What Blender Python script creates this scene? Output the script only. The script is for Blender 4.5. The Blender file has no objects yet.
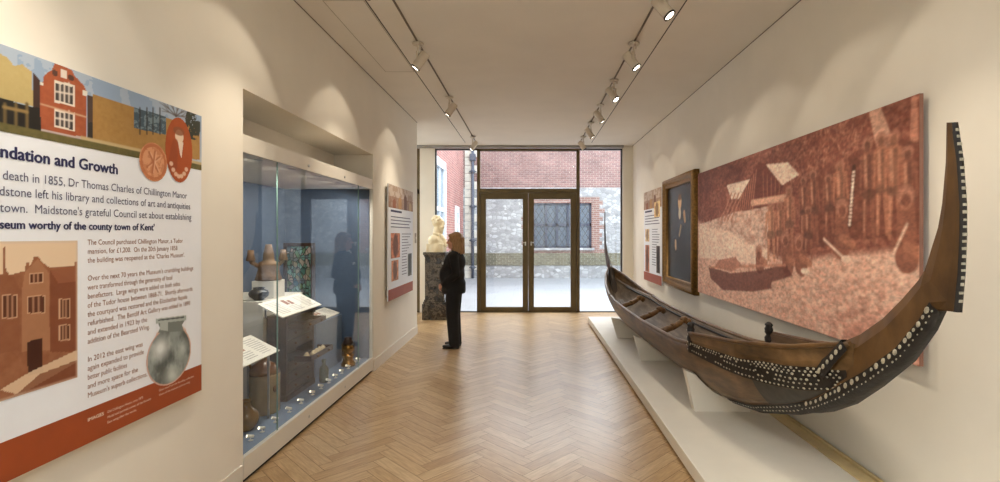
import bpy, bmesh, math, random
import numpy as np
from mathutils import Vector, Matrix

random.seed(7)
rng = np.random.RandomState(11)
S = bpy.context.scene
COL = S.collection
PI = math.pi

# ------------------------------------------------------------------ camera, sky, exposure
cam_d = bpy.data.cameras.new('camera')
cam_d.sensor_width = 36.0
cam_d.lens = 18.0
cam_d.shift_x = -0.030
cam_d.shift_y = -0.006
cam_d.clip_start = 0.05
cam_d.clip_end = 200
cam = bpy.data.objects.new('camera', cam_d)
cam.location = (0, 0, 1.6)
cam.rotation_euler = (PI / 2, 0, 0)
COL.objects.link(cam)
S.camera = cam

W = bpy.data.worlds.new('overcast_sky')
S.world = W
W.use_nodes = True
bg = W.node_tree.nodes['Background']
bg.inputs[0].default_value = (0.86, 0.93, 1.0, 1)
bg.inputs[1].default_value = 2.35

S.view_settings.view_transform = 'Standard'
S.view_settings.look = 'None'
S.view_settings.exposure = 1.0
S.view_settings.gamma = 1.0
S.view_settings.use_curve_mapping = False
S.cycles.use_denoising = True
S.cycles.max_bounces = 10
S.cycles.transparent_max_bounces = 24
S.cycles.sample_clamp_indirect = 6.0
S.cycles.caustics_reflective = False

# bright hazy patch of sky high above the far building
sun_d = bpy.data.lights.new('hazy_sun', 'SUN')
sun_d.energy = 2.6
sun_d.angle = math.radians(50)
sun_d.color = (0.94, 0.97, 1.0)
sun = bpy.data.objects.new('hazy_sun', sun_d)
sun.rotation_euler = Vector((-0.12, -0.70, -0.74)).to_track_quat('-Z', 'Y').to_euler()
sun.location = (2, 24, 20)
COL.objects.link(sun)

SPOT_POWER = 5.0          # wide spill of each track lamp
BEAM_POWER = 28.0         # its narrow beam
SPOT_COLOUR = (1.0, 0.87, 0.69)


def lin(c):
    c = np.asarray(c, dtype=float) / 255.0
    return np.where(c <= 0.04045, c / 12.92, ((c + 0.055) / 1.055) ** 2.4)


# ------------------------------------------------------------------ materials
def nodes_of(name):
    m = bpy.data.materials.new(name)
    m.use_nodes = True
    nt = m.node_tree
    return m, nt, nt.nodes['Principled BSDF']


def ramp(nt, src, stops):
    r = nt.nodes.new('ShaderNodeValToRGB')
    while len(r.color_ramp.elements) < len(stops):
        r.color_ramp.elements.new(0.5)
    for e, (p, c) in zip(r.color_ramp.elements, stops):
        e.position = p
        e.color = (*lin(c), 1)
    nt.links.new(src, r.inputs[0])
    return r.outputs[0]


def coords(nt, scale=(1, 1, 1), kind='Object'):
    tc = nt.nodes.new('ShaderNodeTexCoord')
    mp = nt.nodes.new('ShaderNodeMapping')
    mp.inputs['Scale'].default_value = scale
    nt.links.new(tc.outputs[kind], mp.inputs[0])
    return mp.outputs[0]


def noise(nt, vec, scale, detail=4, rough=0.55):
    n = nt.nodes.new('ShaderNodeTexNoise')
    n.inputs['Scale'].default_value = scale
    n.inputs['Detail'].default_value = detail
    n.inputs['Roughness'].default_value = rough
    nt.links.new(vec, n.inputs['Vector'])
    return n.outputs['Fac']


def bump(nt, bs, src, strength, dist=0.01):
    b = nt.nodes.new('ShaderNodeBump')
    b.inputs['Strength'].default_value = strength
    b.inputs['Distance'].default_value = dist
    nt.links.new(src, b.inputs['Height'])
    nt.links.new(b.outputs[0], bs.inputs['Normal'])


def mat(name, rgb, rough=0.5, metal=0.0, var=0.06, scale=8, stretch=(1, 1, 1), bmp=0.0, coat=0.0, spec=0.5):
    m, nt, bs = nodes_of(name)
    v = coords(nt, stretch)
    n = noise(nt, v, scale)
    a = [max(0, min(255, c * (1 - var))) for c in rgb]
    b = [max(0, min(255, c * (1 + var))) for c in rgb]
    nt.links.new(ramp(nt, n, [(0.3, a), (0.7, b)]), bs.inputs['Base Color'])
    bs.inputs['Roughness'].default_value = rough
    bs.inputs['Metallic'].default_value = metal
    bs.inputs['Coat Weight'].default_value = coat
    bs.inputs['Specular IOR Level'].default_value = spec
    if bmp:
        bump(nt, bs, n, bmp)
    return m


def wood(name, dark, mid, light, scale=6, stretch=(6, 0.6, 6), rough=0.45, bmp=0.15, coat=0.0):
    m, nt, bs = nodes_of(name)
    n = noise(nt, coords(nt, stretch), scale, 6, 0.6)
    n2 = noise(nt, coords(nt, (1, 1, 1)), 2.2, 3)
    mx = nt.nodes.new('ShaderNodeMath')
    mx.operation = 'MULTIPLY_ADD'
    mx.inputs[1].default_value = 0.55
    nt.links.new(n, mx.inputs[0])
    m2 = nt.nodes.new('ShaderNodeMath')
    m2.operation = 'MULTIPLY'
    m2.inputs[1].default_value = 0.45
    nt.links.new(n2, m2.inputs[0])
    nt.links.new(m2.outputs[0], mx.inputs[2])
    nt.links.new(ramp(nt, mx.outputs[0], [(0.32, dark), (0.5, mid), (0.68, light)]), bs.inputs['Base Color'])
    bs.inputs['Roughness'].default_value = rough
    bs.inputs['Coat Weight'].default_value = coat
    bump(nt, bs, n, bmp, 0.004)
    return m


def glass(name, tint=(1, 1, 1), refl=1.0, base=0.04):
    """A thin sheet of glass: see-through, mirroring more at a grazing angle."""
    m, nt, bs = nodes_of(name)
    nt.nodes.remove(bs)
    out = nt.nodes['Material Output']
    tr = nt.nodes.new('ShaderNodeBsdfTransparent')
    tr.inputs[0].default_value = (*tint, 1)
    gl = nt.nodes.new('ShaderNodeBsdfGlossy')
    gl.inputs['Roughness'].default_value = 0.0
    lw = nt.nodes.new('ShaderNodeLayerWeight')
    lw.inputs['Blend'].default_value = 0.5
    p = nt.nodes.new('ShaderNodeMath')
    p.operation = 'POWER'
    p.inputs[1].default_value = 5.0
    nt.links.new(lw.outputs['Facing'], p.inputs[0])
    q = nt.nodes.new('ShaderNodeMath')
    q.operation = 'MULTIPLY_ADD'
    q.inputs[1].default_value = (1 - base) * refl
    q.inputs[2].default_value = base * refl
    nt.links.new(p.outputs[0], q.inputs[0])
    mx = nt.nodes.new('ShaderNodeMixShader')
    nt.links.new(q.outputs[0], mx.inputs[0])
    nt.links.new(tr.outputs[0], mx.inputs[1])
    nt.links.new(gl.outputs[0], mx.inputs[2])
    nt.links.new(mx.outputs[0], out.inputs[0])
    return m


def emit(name, rgb, strength):
    m, nt, bs = nodes_of(name)
    bs.inputs['Base Color'].default_value = (*lin(rgb), 1)
    bs.inputs['Emission Color'].default_value = (*lin(rgb), 1)
    bs.inputs['Emission Strength'].default_value = strength
    return m


def printed(name, rough=0.55):
    """A printed surface: its ink colours are stored at the vertices of the print."""
    m, nt, bs = nodes_of(name)
    a = nt.nodes.new('ShaderNodeAttribute')
    a.attribute_name = 'ink'
    nt.links.new(a.outputs['Color'], bs.inputs['Base Color'])
    bs.inputs['Roughness'].default_value = rough
    bs.inputs['Specular IOR Level'].default_value = 0.3
    return m


def masonry(name, kind, plane, c1, c2, mortar, bw=0.225, bh=0.075):
    """Brickwork or rubble stone on a vertical wall; plane says which two axes lie in the wall."""
    m, nt, bs = nodes_of(name)
    tc = nt.nodes.new('ShaderNodeTexCoord')
    sp = nt.nodes.new('ShaderNodeSeparateXYZ')
    nt.links.new(tc.outputs['Object'], sp.inputs[0])
    cb = nt.nodes.new('ShaderNodeCombineXYZ')
    nt.links.new(sp.outputs[plane[0]], cb.inputs[0])
    nt.links.new(sp.outputs[plane[1]], cb.inputs[1])
    v = cb.outputs[0]
    if kind == 'brick':
        t = nt.nodes.new('ShaderNodeTexBrick')
        t.inputs['Scale'].default_value = 1.0
        t.inputs['Brick Width'].default_value = bw
        t.inputs['Row Height'].default_value = bh
        t.inputs['Mortar Size'].default_value = 0.009
        t.inputs['Color1'].default_value = (*lin(c1), 1)
        t.inputs['Color2'].default_value = (*lin(c2), 1)
        t.inputs['Mortar'].default_value = (*lin(mortar), 1)
        nt.links.new(v, t.inputs['Vector'])
        colr = t.outputs['Color']
        h = t.outputs['Fac']
        n = noise(nt, v, 1.3, 5, 0.7)
        mx = nt.nodes.new('ShaderNodeMixRGB')
        mx.blend_type = 'MULTIPLY'
        mx.inputs[0].default_value = 0.8
        nt.links.new(colr, mx.inputs[1])
        nt.links.new(ramp(nt, n, [(0.3, (190, 185, 185)), (0.7, (255, 255, 255))]), mx.inputs[2])
        nt.links.new(mx.outputs[0], bs.inputs['Base Color'])
        bump(nt, bs, h, -0.4, 0.01)
    else:
        mp = nt.nodes.new('ShaderNodeMapping')
        mp.inputs['Scale'].default_value = (5.6, 9.2, 1)
        nt.links.new(v, mp.inputs[0])
        vo = nt.nodes.new('ShaderNodeTexVoronoi')
        vo.inputs['Scale'].default_value = 1.0
        vo.inputs['Randomness'].default_value = 0.85
        nt.links.new(mp.outputs[0], vo.inputs['Vector'])
        ve = nt.nodes.new('ShaderNodeTexVoronoi')
        ve.feature = 'DISTANCE_TO_EDGE'
        ve.inputs['Scale'].default_value = 1.0
        ve.inputs['Randomness'].default_value = 0.85
        nt.links.new(mp.outputs[0], ve.inputs['Vector'])
        sx = nt.nodes.new('ShaderNodeSeparateXYZ')
        nt.links.new(vo.outputs['Color'], sx.inputs[0])
        stone = ramp(nt, sx.outputs[0], [(0.0, c1), (0.55, [(a + b) / 2 for a, b in zip(c1, c2)]), (1.0, c2)])
        edge = ramp(nt, ve.outputs['Distance'], [(0.02, (0, 0, 0)), (0.12, (255, 255, 255))])
        mx = nt.nodes.new('ShaderNodeMixRGB')
        nt.links.new(edge, mx.inputs[0])
        mx.inputs[1].default_value = (*lin(mortar), 1)
        nt.links.new(stone, mx.inputs[2])
        nt.links.new(mx.outputs[0], bs.inputs['Base Color'])
        bump(nt, bs, ve.outputs['Distance'], 0.35, 0.03)
    bs.inputs['Roughness'].default_value = 0.9
    return m


M = {}
M['wall'] = mat('painted_plaster', (238, 232, 220), 0.8, var=0.012, scale=2)
M['ceil'] = mat('ceiling_paint', (238, 233, 225), 0.85, var=0.01, scale=2)
M['white'] = mat('white_lacquer', (228, 222, 210), 0.45, var=0.012, scale=3)
M['plinth'] = mat('plinth_paint', (232, 226, 214), 0.6, var=0.015, scale=3)
M['white_metal'] = mat('white_metal', (215, 205, 190), 0.4, var=0.02)
M['bronze'] = mat('bronze_anodised', (98, 84, 56), 0.45, 0.35, var=0.05, scale=5)
M['dark'] = mat('dark_metal', (48, 44, 40), 0.5, 0.4)
M['black'] = mat('black_slot', (22, 20, 18), 0.8)
M['rail'] = mat('rail_metal', (112, 100, 86), 0.5, 0.3)
M['steel'] = mat('steel', (190, 188, 182), 0.3, 0.9)
M['chrome_ring'] = mat('lens_ring', (70, 64, 58), 0.35, 0.6)
M['lens'] = emit('lamp_lens', (255, 238, 212), 7)
M['glass'] = glass('clear_glass', (0.985, 0.995, 0.99))
M['case_glass'] = glass('case_glass', (0.955, 0.975, 0.98), 0.72, 0.034)
M['glass_edge'] = mat('glass_edge', (120, 150, 140), 0.2, var=0.05)
M['case_blue'] = mat('case_blue_board', (82, 99, 124), 0.8, var=0.03, scale=30)
M['case_floor'] = mat('case_floor_board', (104, 122, 146), 0.8, var=0.04, scale=30)
M['paper'] = mat('label_card', (238, 234, 224), 0.6, var=0.01)
M['ink_grey'] = mat('label_ink', (176, 172, 168), 0.7)
M['card'] = mat('panel_card', (240, 243, 250), 0.5, var=0.006)
M['navy'] = mat('navy_ink', (44, 46, 88), 0.6, var=0.03)
M['slate_ink'] = mat('slate_ink', (84, 84, 112), 0.6, var=0.03)
M['brown_ink'] = mat('brown_ink', (150, 98, 76), 0.6, var=0.03)
M['rust'] = mat('rust_band', (158, 72, 32), 0.55, var=0.03)
M['pale_ink'] = mat('pale_ink', (240, 215, 195), 0.6)
M['panel_edge'] = mat('panel_edge', (168, 158, 142), 0.6)
M['print'] = printed('printed_picture')
M['gold'] = mat('gilded_wood', (128, 96, 48), 0.42, 0.55, var=0.22, scale=45, bmp=0.5)
M['brass_strip'] = mat('oak_edging', (214, 190, 140), 0.5, var=0.06, scale=6)
M['hull'] = wood('weathered_hull_wood', (58, 42, 24), (104, 78, 48), (140, 108, 70), 5, (5, 0.5, 3))
M['hull_in'] = wood('grey_inner_wood', (74, 62, 50), (112, 96, 78), (146, 130, 110), 5, (5, 0.5, 3), 0.6)
M['stemwood'] = wood('stem_wood', (70, 48, 26), (98, 70, 38), (120, 88, 50), 4, (6, 2, 1.2))
M['pitch'] = mat('black_pitch', (30, 25, 22), 0.6, var=0.2, scale=40, bmp=0.4)
M['shell'] = mat('shell_chips', (178, 172, 154), 0.35, var=0.2, scale=60)
M['cleat'] = wood('carved_cleat_wood', (60, 40, 20), (104, 74, 40), (150, 114, 68), 12, (3, 3, 3))
M['grey_patch'] = mat('slate_patch', (62, 58, 52), 0.6, var=0.15, scale=18)
M['marble'] = mat('white_marble', (236, 222, 188), 0.4, var=0.03, scale=5)
M['dark_marble'] = None
M['suit'] = mat('black_cloth', (19, 18, 19), 0.85, var=0.2, scale=60, bmp=0.1)
M['blouse'] = mat('white_cotton', (225, 225, 225), 0.8)
M['skin'] = mat('skin', (214, 158, 128), 0.5, var=0.03)
M['hair'] = mat('dark_blonde_hair', (164, 128, 88), 0.5, var=0.2, scale=30, stretch=(6, 6, 0.6), bmp=0.5)
M['shoe'] = mat('black_leather', (28, 24, 22), 0.35)
M['mahogany'] = wood('mahogany', (30, 17, 12), (50, 29, 20), (72, 42, 28), 6, (6, 0.8, 6), 0.35)
M['stoneware'] = mat('stoneware_glaze', (150, 128, 92), 0.25, var=0.12, scale=7, coat=0.4)
M['stone_top'] = mat('stoneware_brown_glaze', (120, 76, 36), 0.22, var=0.15, scale=9, coat=0.4)
M['olive'] = mat('olive_glaze', (112, 82, 40), 0.2, var=0.2, scale=9, coat=0.5)
M['terracotta'] = mat('old_terracotta', (108, 82, 58), 0.6, var=0.2, scale=14, bmp=0.3)
M['blackware'] = mat('black_ware', (30, 30, 36), 0.4)
M['green_glass'] = mat('bottle_green', (74, 88, 78), 0.1, var=0.05, coat=0.5)
M['brass'] = mat('old_brass', (170, 122, 58), 0.25, 0.9, var=0.12, scale=14)
M['seashell'] = mat('sea_shell', (208, 188, 150), 0.45, var=0.12, scale=20)
M['paving'] = None
M['lead'] = mat('lead_came', (52, 54, 60), 0.5, 0.3)
M['win_frame'] = mat('slate_window_frame', (52, 58, 76), 0.6)
M['white_paint'] = mat('white_sash_paint', (228, 230, 234), 0.6)
M['pipe'] = mat('cast_iron_pipe', (78, 84, 98), 0.6)
M['brick_up'] = masonry('red_brickwork', 'brick', (0, 2), (158, 120, 114), (134, 102, 100), (172, 158, 152))
M['brick_side'] = masonry('red_brickwork_side', 'brick', (1, 2), (176, 108, 100), (152, 94, 90), (184, 160, 152))
M['brick_patch'] = masonry('patch_brickwork', 'brick', (0, 2), (156, 118, 108), (136, 102, 96), (172, 162, 154))
M['brick_green'] = masonry('mossy_brickwork', 'brick', (0, 2), (124, 120, 98), (104, 100, 84), (152, 148, 132))
M['rubble'] = masonry('ragstone_rubble', 'rubble', (0, 2), (134, 134, 136), (190, 191, 193), (146, 146, 146))


def special_mats():
    # dark veined marble
    m, nt, bs = nodes_of('dark_veined_marble')
    v = coords(nt)
    n = noise(nt, v, 4.5, 8, 0.7)
    nt.links.new(ramp(nt, n, [(0.36, (18, 15, 13)), (0.47, (48, 40, 32)), (0.51, (100, 90, 76)), (0.56, (42, 34, 28)), (0.7, (22, 20, 17))]), bs.inputs['Base Color'])
    bs.inputs['Roughness'].default_value = 0.2
    M['dark_marble'] = m
    # courtyard slabs
    m, nt, bs = nodes_of('pale_paving_slabs')
    v = coords(nt)
    t = nt.nodes.new('ShaderNodeTexBrick')
    t.inputs['Scale'].default_value = 1.0
    t.inputs['Brick Width'].default_value = 0.9
    t.inputs['Row Height'].default_value = 0.6
    t.inputs['Mortar Size'].default_value = 0.006
    t.inputs['Color1'].default_value = (*lin((150, 153, 158)), 1)
    t.inputs['Color2'].default_value = (*lin((144, 147, 152)), 1)
    t.inputs['Mortar'].default_value = (*lin((130, 132, 136)), 1)
    nt.links.new(v, t.inputs['Vector'])
    nt.links.new(t.outputs['Color'], bs.inputs['Base Color'])
    bs.inputs['Roughness'].default_value = 0.6
    M['paving'] = m
    # oak herringbone: one tone per board, grain along the board
    m, nt, bs = nodes_of('oak_herringbone')
    a = nt.nodes.new('ShaderNodeAttribute')
    a.attribute_name = 'tone'
    uv = nt.nodes.new('ShaderNodeUVMap')
    uv.uv_map = 'grain'
    mp = nt.nodes.new('ShaderNodeMapping')
    mp.inputs['Scale'].default_value = (3, 30, 1)
    nt.links.new(uv.outputs[0], mp.inputs[0])
    n = noise(nt, mp.outputs[0], 2.2, 5, 0.6)
    g = ramp(nt, n, [(0.25, (196, 186, 176)), (0.75, (255, 255, 255))])
    base = ramp(nt, a.outputs['Fac'], [(0.0, (184, 148, 104)), (0.35, (197, 163, 118)), (0.7, (206, 173, 128)), (1.0, (214, 184, 140))])
    mx = nt.nodes.new('ShaderNodeMixRGB')
    mx.blend_type = 'MULTIPLY'
    mx.inputs[0].default_value = 1
    nt.links.new(base, mx.inputs[1])
    nt.links.new(g, mx.inputs[2])
    nt.links.new(mx.outputs[0], bs.inputs['Base Color'])
    bs.inputs['Roughness'].default_value = 0.3
    bs.inputs['Specular IOR Level'].default_value = 0.5
    bump(nt, bs, n, 0.06, 0.002)
    M['oak'] = m
    # leaded lights of the outside window
    m, nt, bs = nodes_of('leaded_glazing')
    tc = nt.nodes.new('ShaderNodeTexCoord')
    sp = nt.nodes.new('ShaderNodeSeparateXYZ')
    nt.links.new(tc.outputs['Object'], sp.inputs[0])

    def mth(op, x, y=None):
        q = nt.nodes.new('ShaderNodeMath')
        q.operation = op
        for i, s in enumerate((x, y)):
            if s is None:
                continue
            if isinstance(s, (int, float)):
                q.inputs[i].default_value = s
            else:
                nt.links.new(s, q.inputs[i])
        return q.outputs[0]
    x, z = sp.outputs[0], sp.outputs[2]
    lines = None
    for sg in (1, -1):
        d = mth('ADD', mth('MULTIPLY', x, 4.6), mth('MULTIPLY', z, 3.0 * sg))
        f = mth('ABSOLUTE', mth('SUBTRACT', mth('FRACT', d), 0.5))
        l = mth('LESS_THAN', f, 0.06)
        lines = l if lines is None else mth('MAXIMUM', lines, l)
    mx = nt.nodes.new('ShaderNodeMixRGB')
    nt.links.new(lines, mx.inputs[0])
    mx.inputs[1].default_value = (*lin((78, 90, 104)), 1)
    mx.inputs[2].default_value = (*lin((46, 50, 58)), 1)
    nt.links.new(mx.outputs[0], bs.inputs['Base Color'])
    bs.inputs['Roughness'].default_value = 0.25
    M['leaded'] = m
    # stained glass
    m, nt, bs = nodes_of('stained_glass')
    v = coords(nt, (26, 26, 17))
    vo = nt.nodes.new('ShaderNodeTexVoronoi')
    vo.inputs['Scale'].default_value = 1.0
    nt.links.new(v, vo.inputs['Vector'])
    ve = nt.nodes.new('ShaderNodeTexVoronoi')
    ve.feature = 'DISTANCE_TO_EDGE'
    ve.inputs['Scale'].default_value = 1.0
    nt.links.new(v, ve.inputs['Vector'])
    sx = nt.nodes.new('ShaderNodeSeparateXYZ')
    nt.links.new(vo.outputs['Color'], sx.inputs[0])
    c = ramp(nt, sx.outputs[0], [(0.0, (70, 110, 100)), (0.3, (120, 160, 150)), (0.55, (92, 120, 84)), (0.75, (168, 150, 140)), (1.0, (60, 96, 112))])
    e = ramp(nt, ve.outputs['Distance'], [(0.03, (0, 0, 0)), (0.07, (255, 255, 255))])
    mx = nt.nodes.new('ShaderNodeMixRGB')
    nt.links.new(e, mx.inputs[0])
    mx.inputs[1].default_value = (*lin((34, 38, 38)), 1)
    nt.links.new(c, mx.inputs[2])
    nt.links.new(mx.outputs[0], bs.inputs['Base Color'])
    bs.inputs['Roughness'].default_value = 0.15
    M['stained'] = m


special_mats()


# ------------------------------------------------------------------ mesh building
class MB:
    """Collects shapes in world coordinates and links them as ONE mesh object."""

    def __init__(s):
        s.bm = bmesh.new()

    def box(s, x0, y0, z0, x1, y1, z1, mi=0, bev=0.0):
        r = bmesh.ops.create_cube(s.bm, size=1.0)
        vs = r['verts']
        for v in vs:
            v.co = Vector(((x0 + x1) / 2 + v.co.x * (x1 - x0), (y0 + y1) / 2 + v.co.y * (y1 - y0), (z0 + z1) / 2 + v.co.z * (z1 - z0)))
        fs = set(f for v in vs for f in v.link_faces)
        for f in fs:
            f.material_index = mi
        if bev:
            es = list(set(e for v in vs for e in v.link_edges))
            r = bmesh.ops.bevel(s.bm, geom=es, offset=bev, segments=2, affect='EDGES', profile=0.5)
            for f in r['faces']:
                f.material_index = mi
        return s

    def quad(s, pts, mi=0):
        vs = [s.bm.verts.new(p) for p in pts]
        f = s.bm.faces.new(vs)
        f.material_index = mi
        return f

    def grid(s, rows, mi=0, close_u=False, close_v=False):
        """rows: list of lists of points, equal length"""
        V = [[s.bm.verts.new(p) for p in r] for r in rows]
        nu, nv = len(V), len(V[0])
        for i in range(nu if close_u else nu - 1):
            for j in range(nv if close_v else nv - 1):
                q = [V[i][j], V[(i + 1) % nu][j], V[(i + 1) % nu][(j + 1) % nv], V[i][(j + 1) % nv]]
                f = s.bm.faces.new(q)
                f.material_index = mi
                f.smooth = True
        return V

    def tube(s, pts, rad, n=10, mi=0, cap=True):
        pts = [Vector(p) for p in pts]
        if isinstance(rad, (int, float)):
            rad = [rad] * len(pts)
        rows = []
        up = None
        for i, p in enumerate(pts):
            t = (pts[min(i + 1, len(pts) - 1)] - pts[max(i - 1, 0)]).normalized()
            if up is None:
                up = t.orthogonal().normalized()
            a = (up - t * up.dot(t)).normalized()
            up = a
            b = t.cross(a)
            rows.append([p + (a * math.cos(2 * PI * k / n) + b * math.sin(2 * PI * k / n)) * rad[i] for k in range(n)])
        V = s.grid(rows, mi, close_v=True)
        if cap:
            for r in (V[0][::-1], V[-1]):
                f = s.bm.faces.new(r)
                f.material_index = mi
        return s

    def lathe(s, prof, c=(0, 0, 0), n=24, mi=0, sx=1.0, sy=1.0):
        rows = []
        for r, z in prof:
            rows.append([(c[0] + max(r, 1e-4) * sx * math.cos(2 * PI * k / n), c[1] + max(r, 1e-4) * sy * math.sin(2 * PI * k / n), c[2] + z) for k in range(n)])
        V = s.grid(rows, mi, close_v=True)
        for r in (V[0][::-1], V[-1]):
            f = s.bm.faces.new(r)
            f.material_index = mi
        return s

    def ell(s, c, r, mi=0, n=16, rot=None):
        m = Matrix.Translation(c)
        if rot:
            m = m @ rot.to_4x4()
        m = m @ Matrix.Diagonal((*r, 1))
        q = bmesh.ops.create_uvsphere(s.bm, u_segments=n, v_segments=max(6, n // 2 + 2), radius=1, matrix=m)
        for v in q['verts']:
            for f in v.link_faces:
                f.material_index = mi
                f.smooth = True
        return s

    def cap(s, p, q, r0, r1=None, n=12):
        """rounded limb from p to q"""
        r1 = r0 if r1 is None else r1
        p, q = Vector(p), Vector(q)
        k = 5
        pts, rad = [], []
        d = (q - p).normalized()
        for i in range(4):
            a = PI / 2 * i / 4
            pts.append(p - d * r0 * math.cos(a))
            rad.append(max(r0 * math.sin(a), 1e-3))
        for i in range(k):
            t = i / (k - 1)
            pts.append(p.lerp(q, t))
            rad.append(r0 + (r1 - r0) * t)
        for i in range(1, 5):
            a = PI / 2 * i / 4
            pts.append(q + d * r1 * math.sin(a))
            rad.append(max(r1 * math.cos(a), 1e-3))
        s.tube(pts, rad, n)
        return s

    def prism(s, poly, y0, y1, axis='y', mi=0):
        """polygon given in the two other axes, extruded along axis"""
        def p3(a, b, t):
            return {'y': (a, t, b), 'x': (t, a, b), 'z': (a, b, t)}[axis]
        A = [s.bm.verts.new(p3(a, b, y0)) for a, b in poly]
        B = [s.bm.verts.new(p3(a, b, y1)) for a, b in poly]
        n = len(poly)
        fs = [s.bm.faces.new(A[::-1]), s.bm.faces.new(B)]
        for i in range(n):
            fs.append(s.bm.faces.new([A[i], A[(i + 1) % n], B[(i + 1) % n], B[i]]))
        for f in fs:
            f.material_index = mi
        return s

    def build(s, name, mats, parent=None, smooth=False, normals=True):
        if normals:
            bmesh.ops.recalc_face_normals(s.bm, faces=s.bm.faces)
        me = bpy.data.meshes.new(name)
        s.bm.to_mesh(me)
        s.bm.free()
        for m in (mats if isinstance(mats, (list, tuple)) else [mats]):
            me.materials.append(m)
        if smooth:
            me.polygons.foreach_set('use_smooth', [True] * len(me.polygons))
        o = bpy.data.objects.new(name, me)
        COL.objects.link(o)
        if parent:
            o.parent = parent
            r = parent
            while r.parent:
                r = r.parent
            if r.location.length > 0:
                me.transform(Matrix.Translation(-r.location))
        return o


def tag(o, label=None, cat=None, group=None, kind=None):
    for k, v in (('label', label), ('category', cat), ('group', group), ('kind', kind)):
        if v:
            o[k] = v
    return o


def empty(name, loc, label, cat, group=None):
    o = bpy.data.objects.new(name, None)
    o.location = loc
    o.empty_display_size = 0.1
    COL.objects.link(o)
    return tag(o, label, cat, group)


def struct(o):
    o['kind'] = 'structure'
    return o


def copy_thing(o, parent=None):
    c = o.copy()
    COL.objects.link(c)
    if parent:
        c.parent = parent
    for ch in o.children:
        copy_thing(ch, c)
    return c


def sculpt(mb, name, m, parent, voxel=0.01, smooth=6):
    """fuse overlapping forms into one continuous skin"""
    o = mb.build(name, m, parent)
    md = o.modifiers.new('fuse', 'REMESH')
    md.mode = 'VOXEL'
    md.voxel_size = voxel
    md.use_smooth_shade = True
    if smooth:
        sm = o.modifiers.new('soften', 'SMOOTH')
        sm.iterations = smooth
        sm.factor = 0.5
    dg = bpy.context.evaluated_depsgraph_get()
    dg.update()
    me = bpy.data.meshes.new_from_object(o.evaluated_get(dg))
    o.modifiers.clear()
    old = o.data
    o.data = me
    bpy.data.meshes.remove(old)
    me.name = name
    if not me.materials:
        me.materials.append(m)
    me.polygons.foreach_set('use_smooth', [True] * len(me.polygons))
    return o


FONT_CACHE = {}


def text_mesh(body):
    """outline of a line of lettering at size 1: mesh data with x to the right, y up"""
    cu = bpy.data.curves.new('lettering', 'FONT')
    cu.body = body
    cu.size = 1.0
    cu.resolution_u = 3
    o = bpy.data.objects.new('lettering', cu)
    COL.objects.link(o)
    dg = bpy.context.evaluated_depsgraph_get()
    dg.update()
    me = bpy.data.meshes.new_from_object(o.evaluated_get(dg))
    bpy.data.objects.remove(o)
    return me


def text_width(body):
    cu = bpy.data.curves.new('measure', 'FONT')
    cu.body = body
    cu.size = 1.0
    o = bpy.data.objects.new('measure', cu)
    COL.objects.link(o)
    bpy.context.view_layer.update()
    w = o.dimensions.x
    bpy.data.objects.remove(o)
    return w


class Lettering:
    """several printed lines gathered into one mesh on a wall plane x = const"""

    def __init__(s, x, flip=1):
        s.x, s.flip = x, flip
        s.V, s.F = [], []

    def line(s, body, y_left, y_right, z, size, prefix='', bold=0.0):
        """body fills y_left..y_right; prefix runs on to the left of it at the same width"""
        wb = text_width(body)
        sx = abs(y_right - y_left) / wb
        full = prefix + body
        off = text_width(full) - wb if prefix else 0.0
        offs = [(0, 0)] if not bold else [(-bold, 0), (bold, 0), (0, bold * 0.6), (0, -bold * 0.6)]
        me = text_mesh(full)
        for n, (dx, dz) in enumerate(offs):
            b = len(s.V)
            for v in me.vertices:
                s.V.append((s.x + 0.00012 * n * s.flip, y_left + s.flip * ((v.co.x - off) * sx + dx), z + v.co.y * size + dz))
            for p in me.polygons:
                s.F.append([b + i for i in p.vertices])
        bpy.data.meshes.remove(me)
        return s

    def build(s, name, m, parent):
        me = bpy.data.meshes.new(name)
        loc = parent
        while loc.parent:
            loc = loc.parent
        loc = loc.location
        me.from_pydata([(a - loc.x, b - loc.y, c - loc.z) for a, b, c in s.V], [], s.F)
        me.materials.append(m)
        o = bpy.data.objects.new(name, me)
        COL.objects.link(o)
        o.parent = parent
        return o


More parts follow.
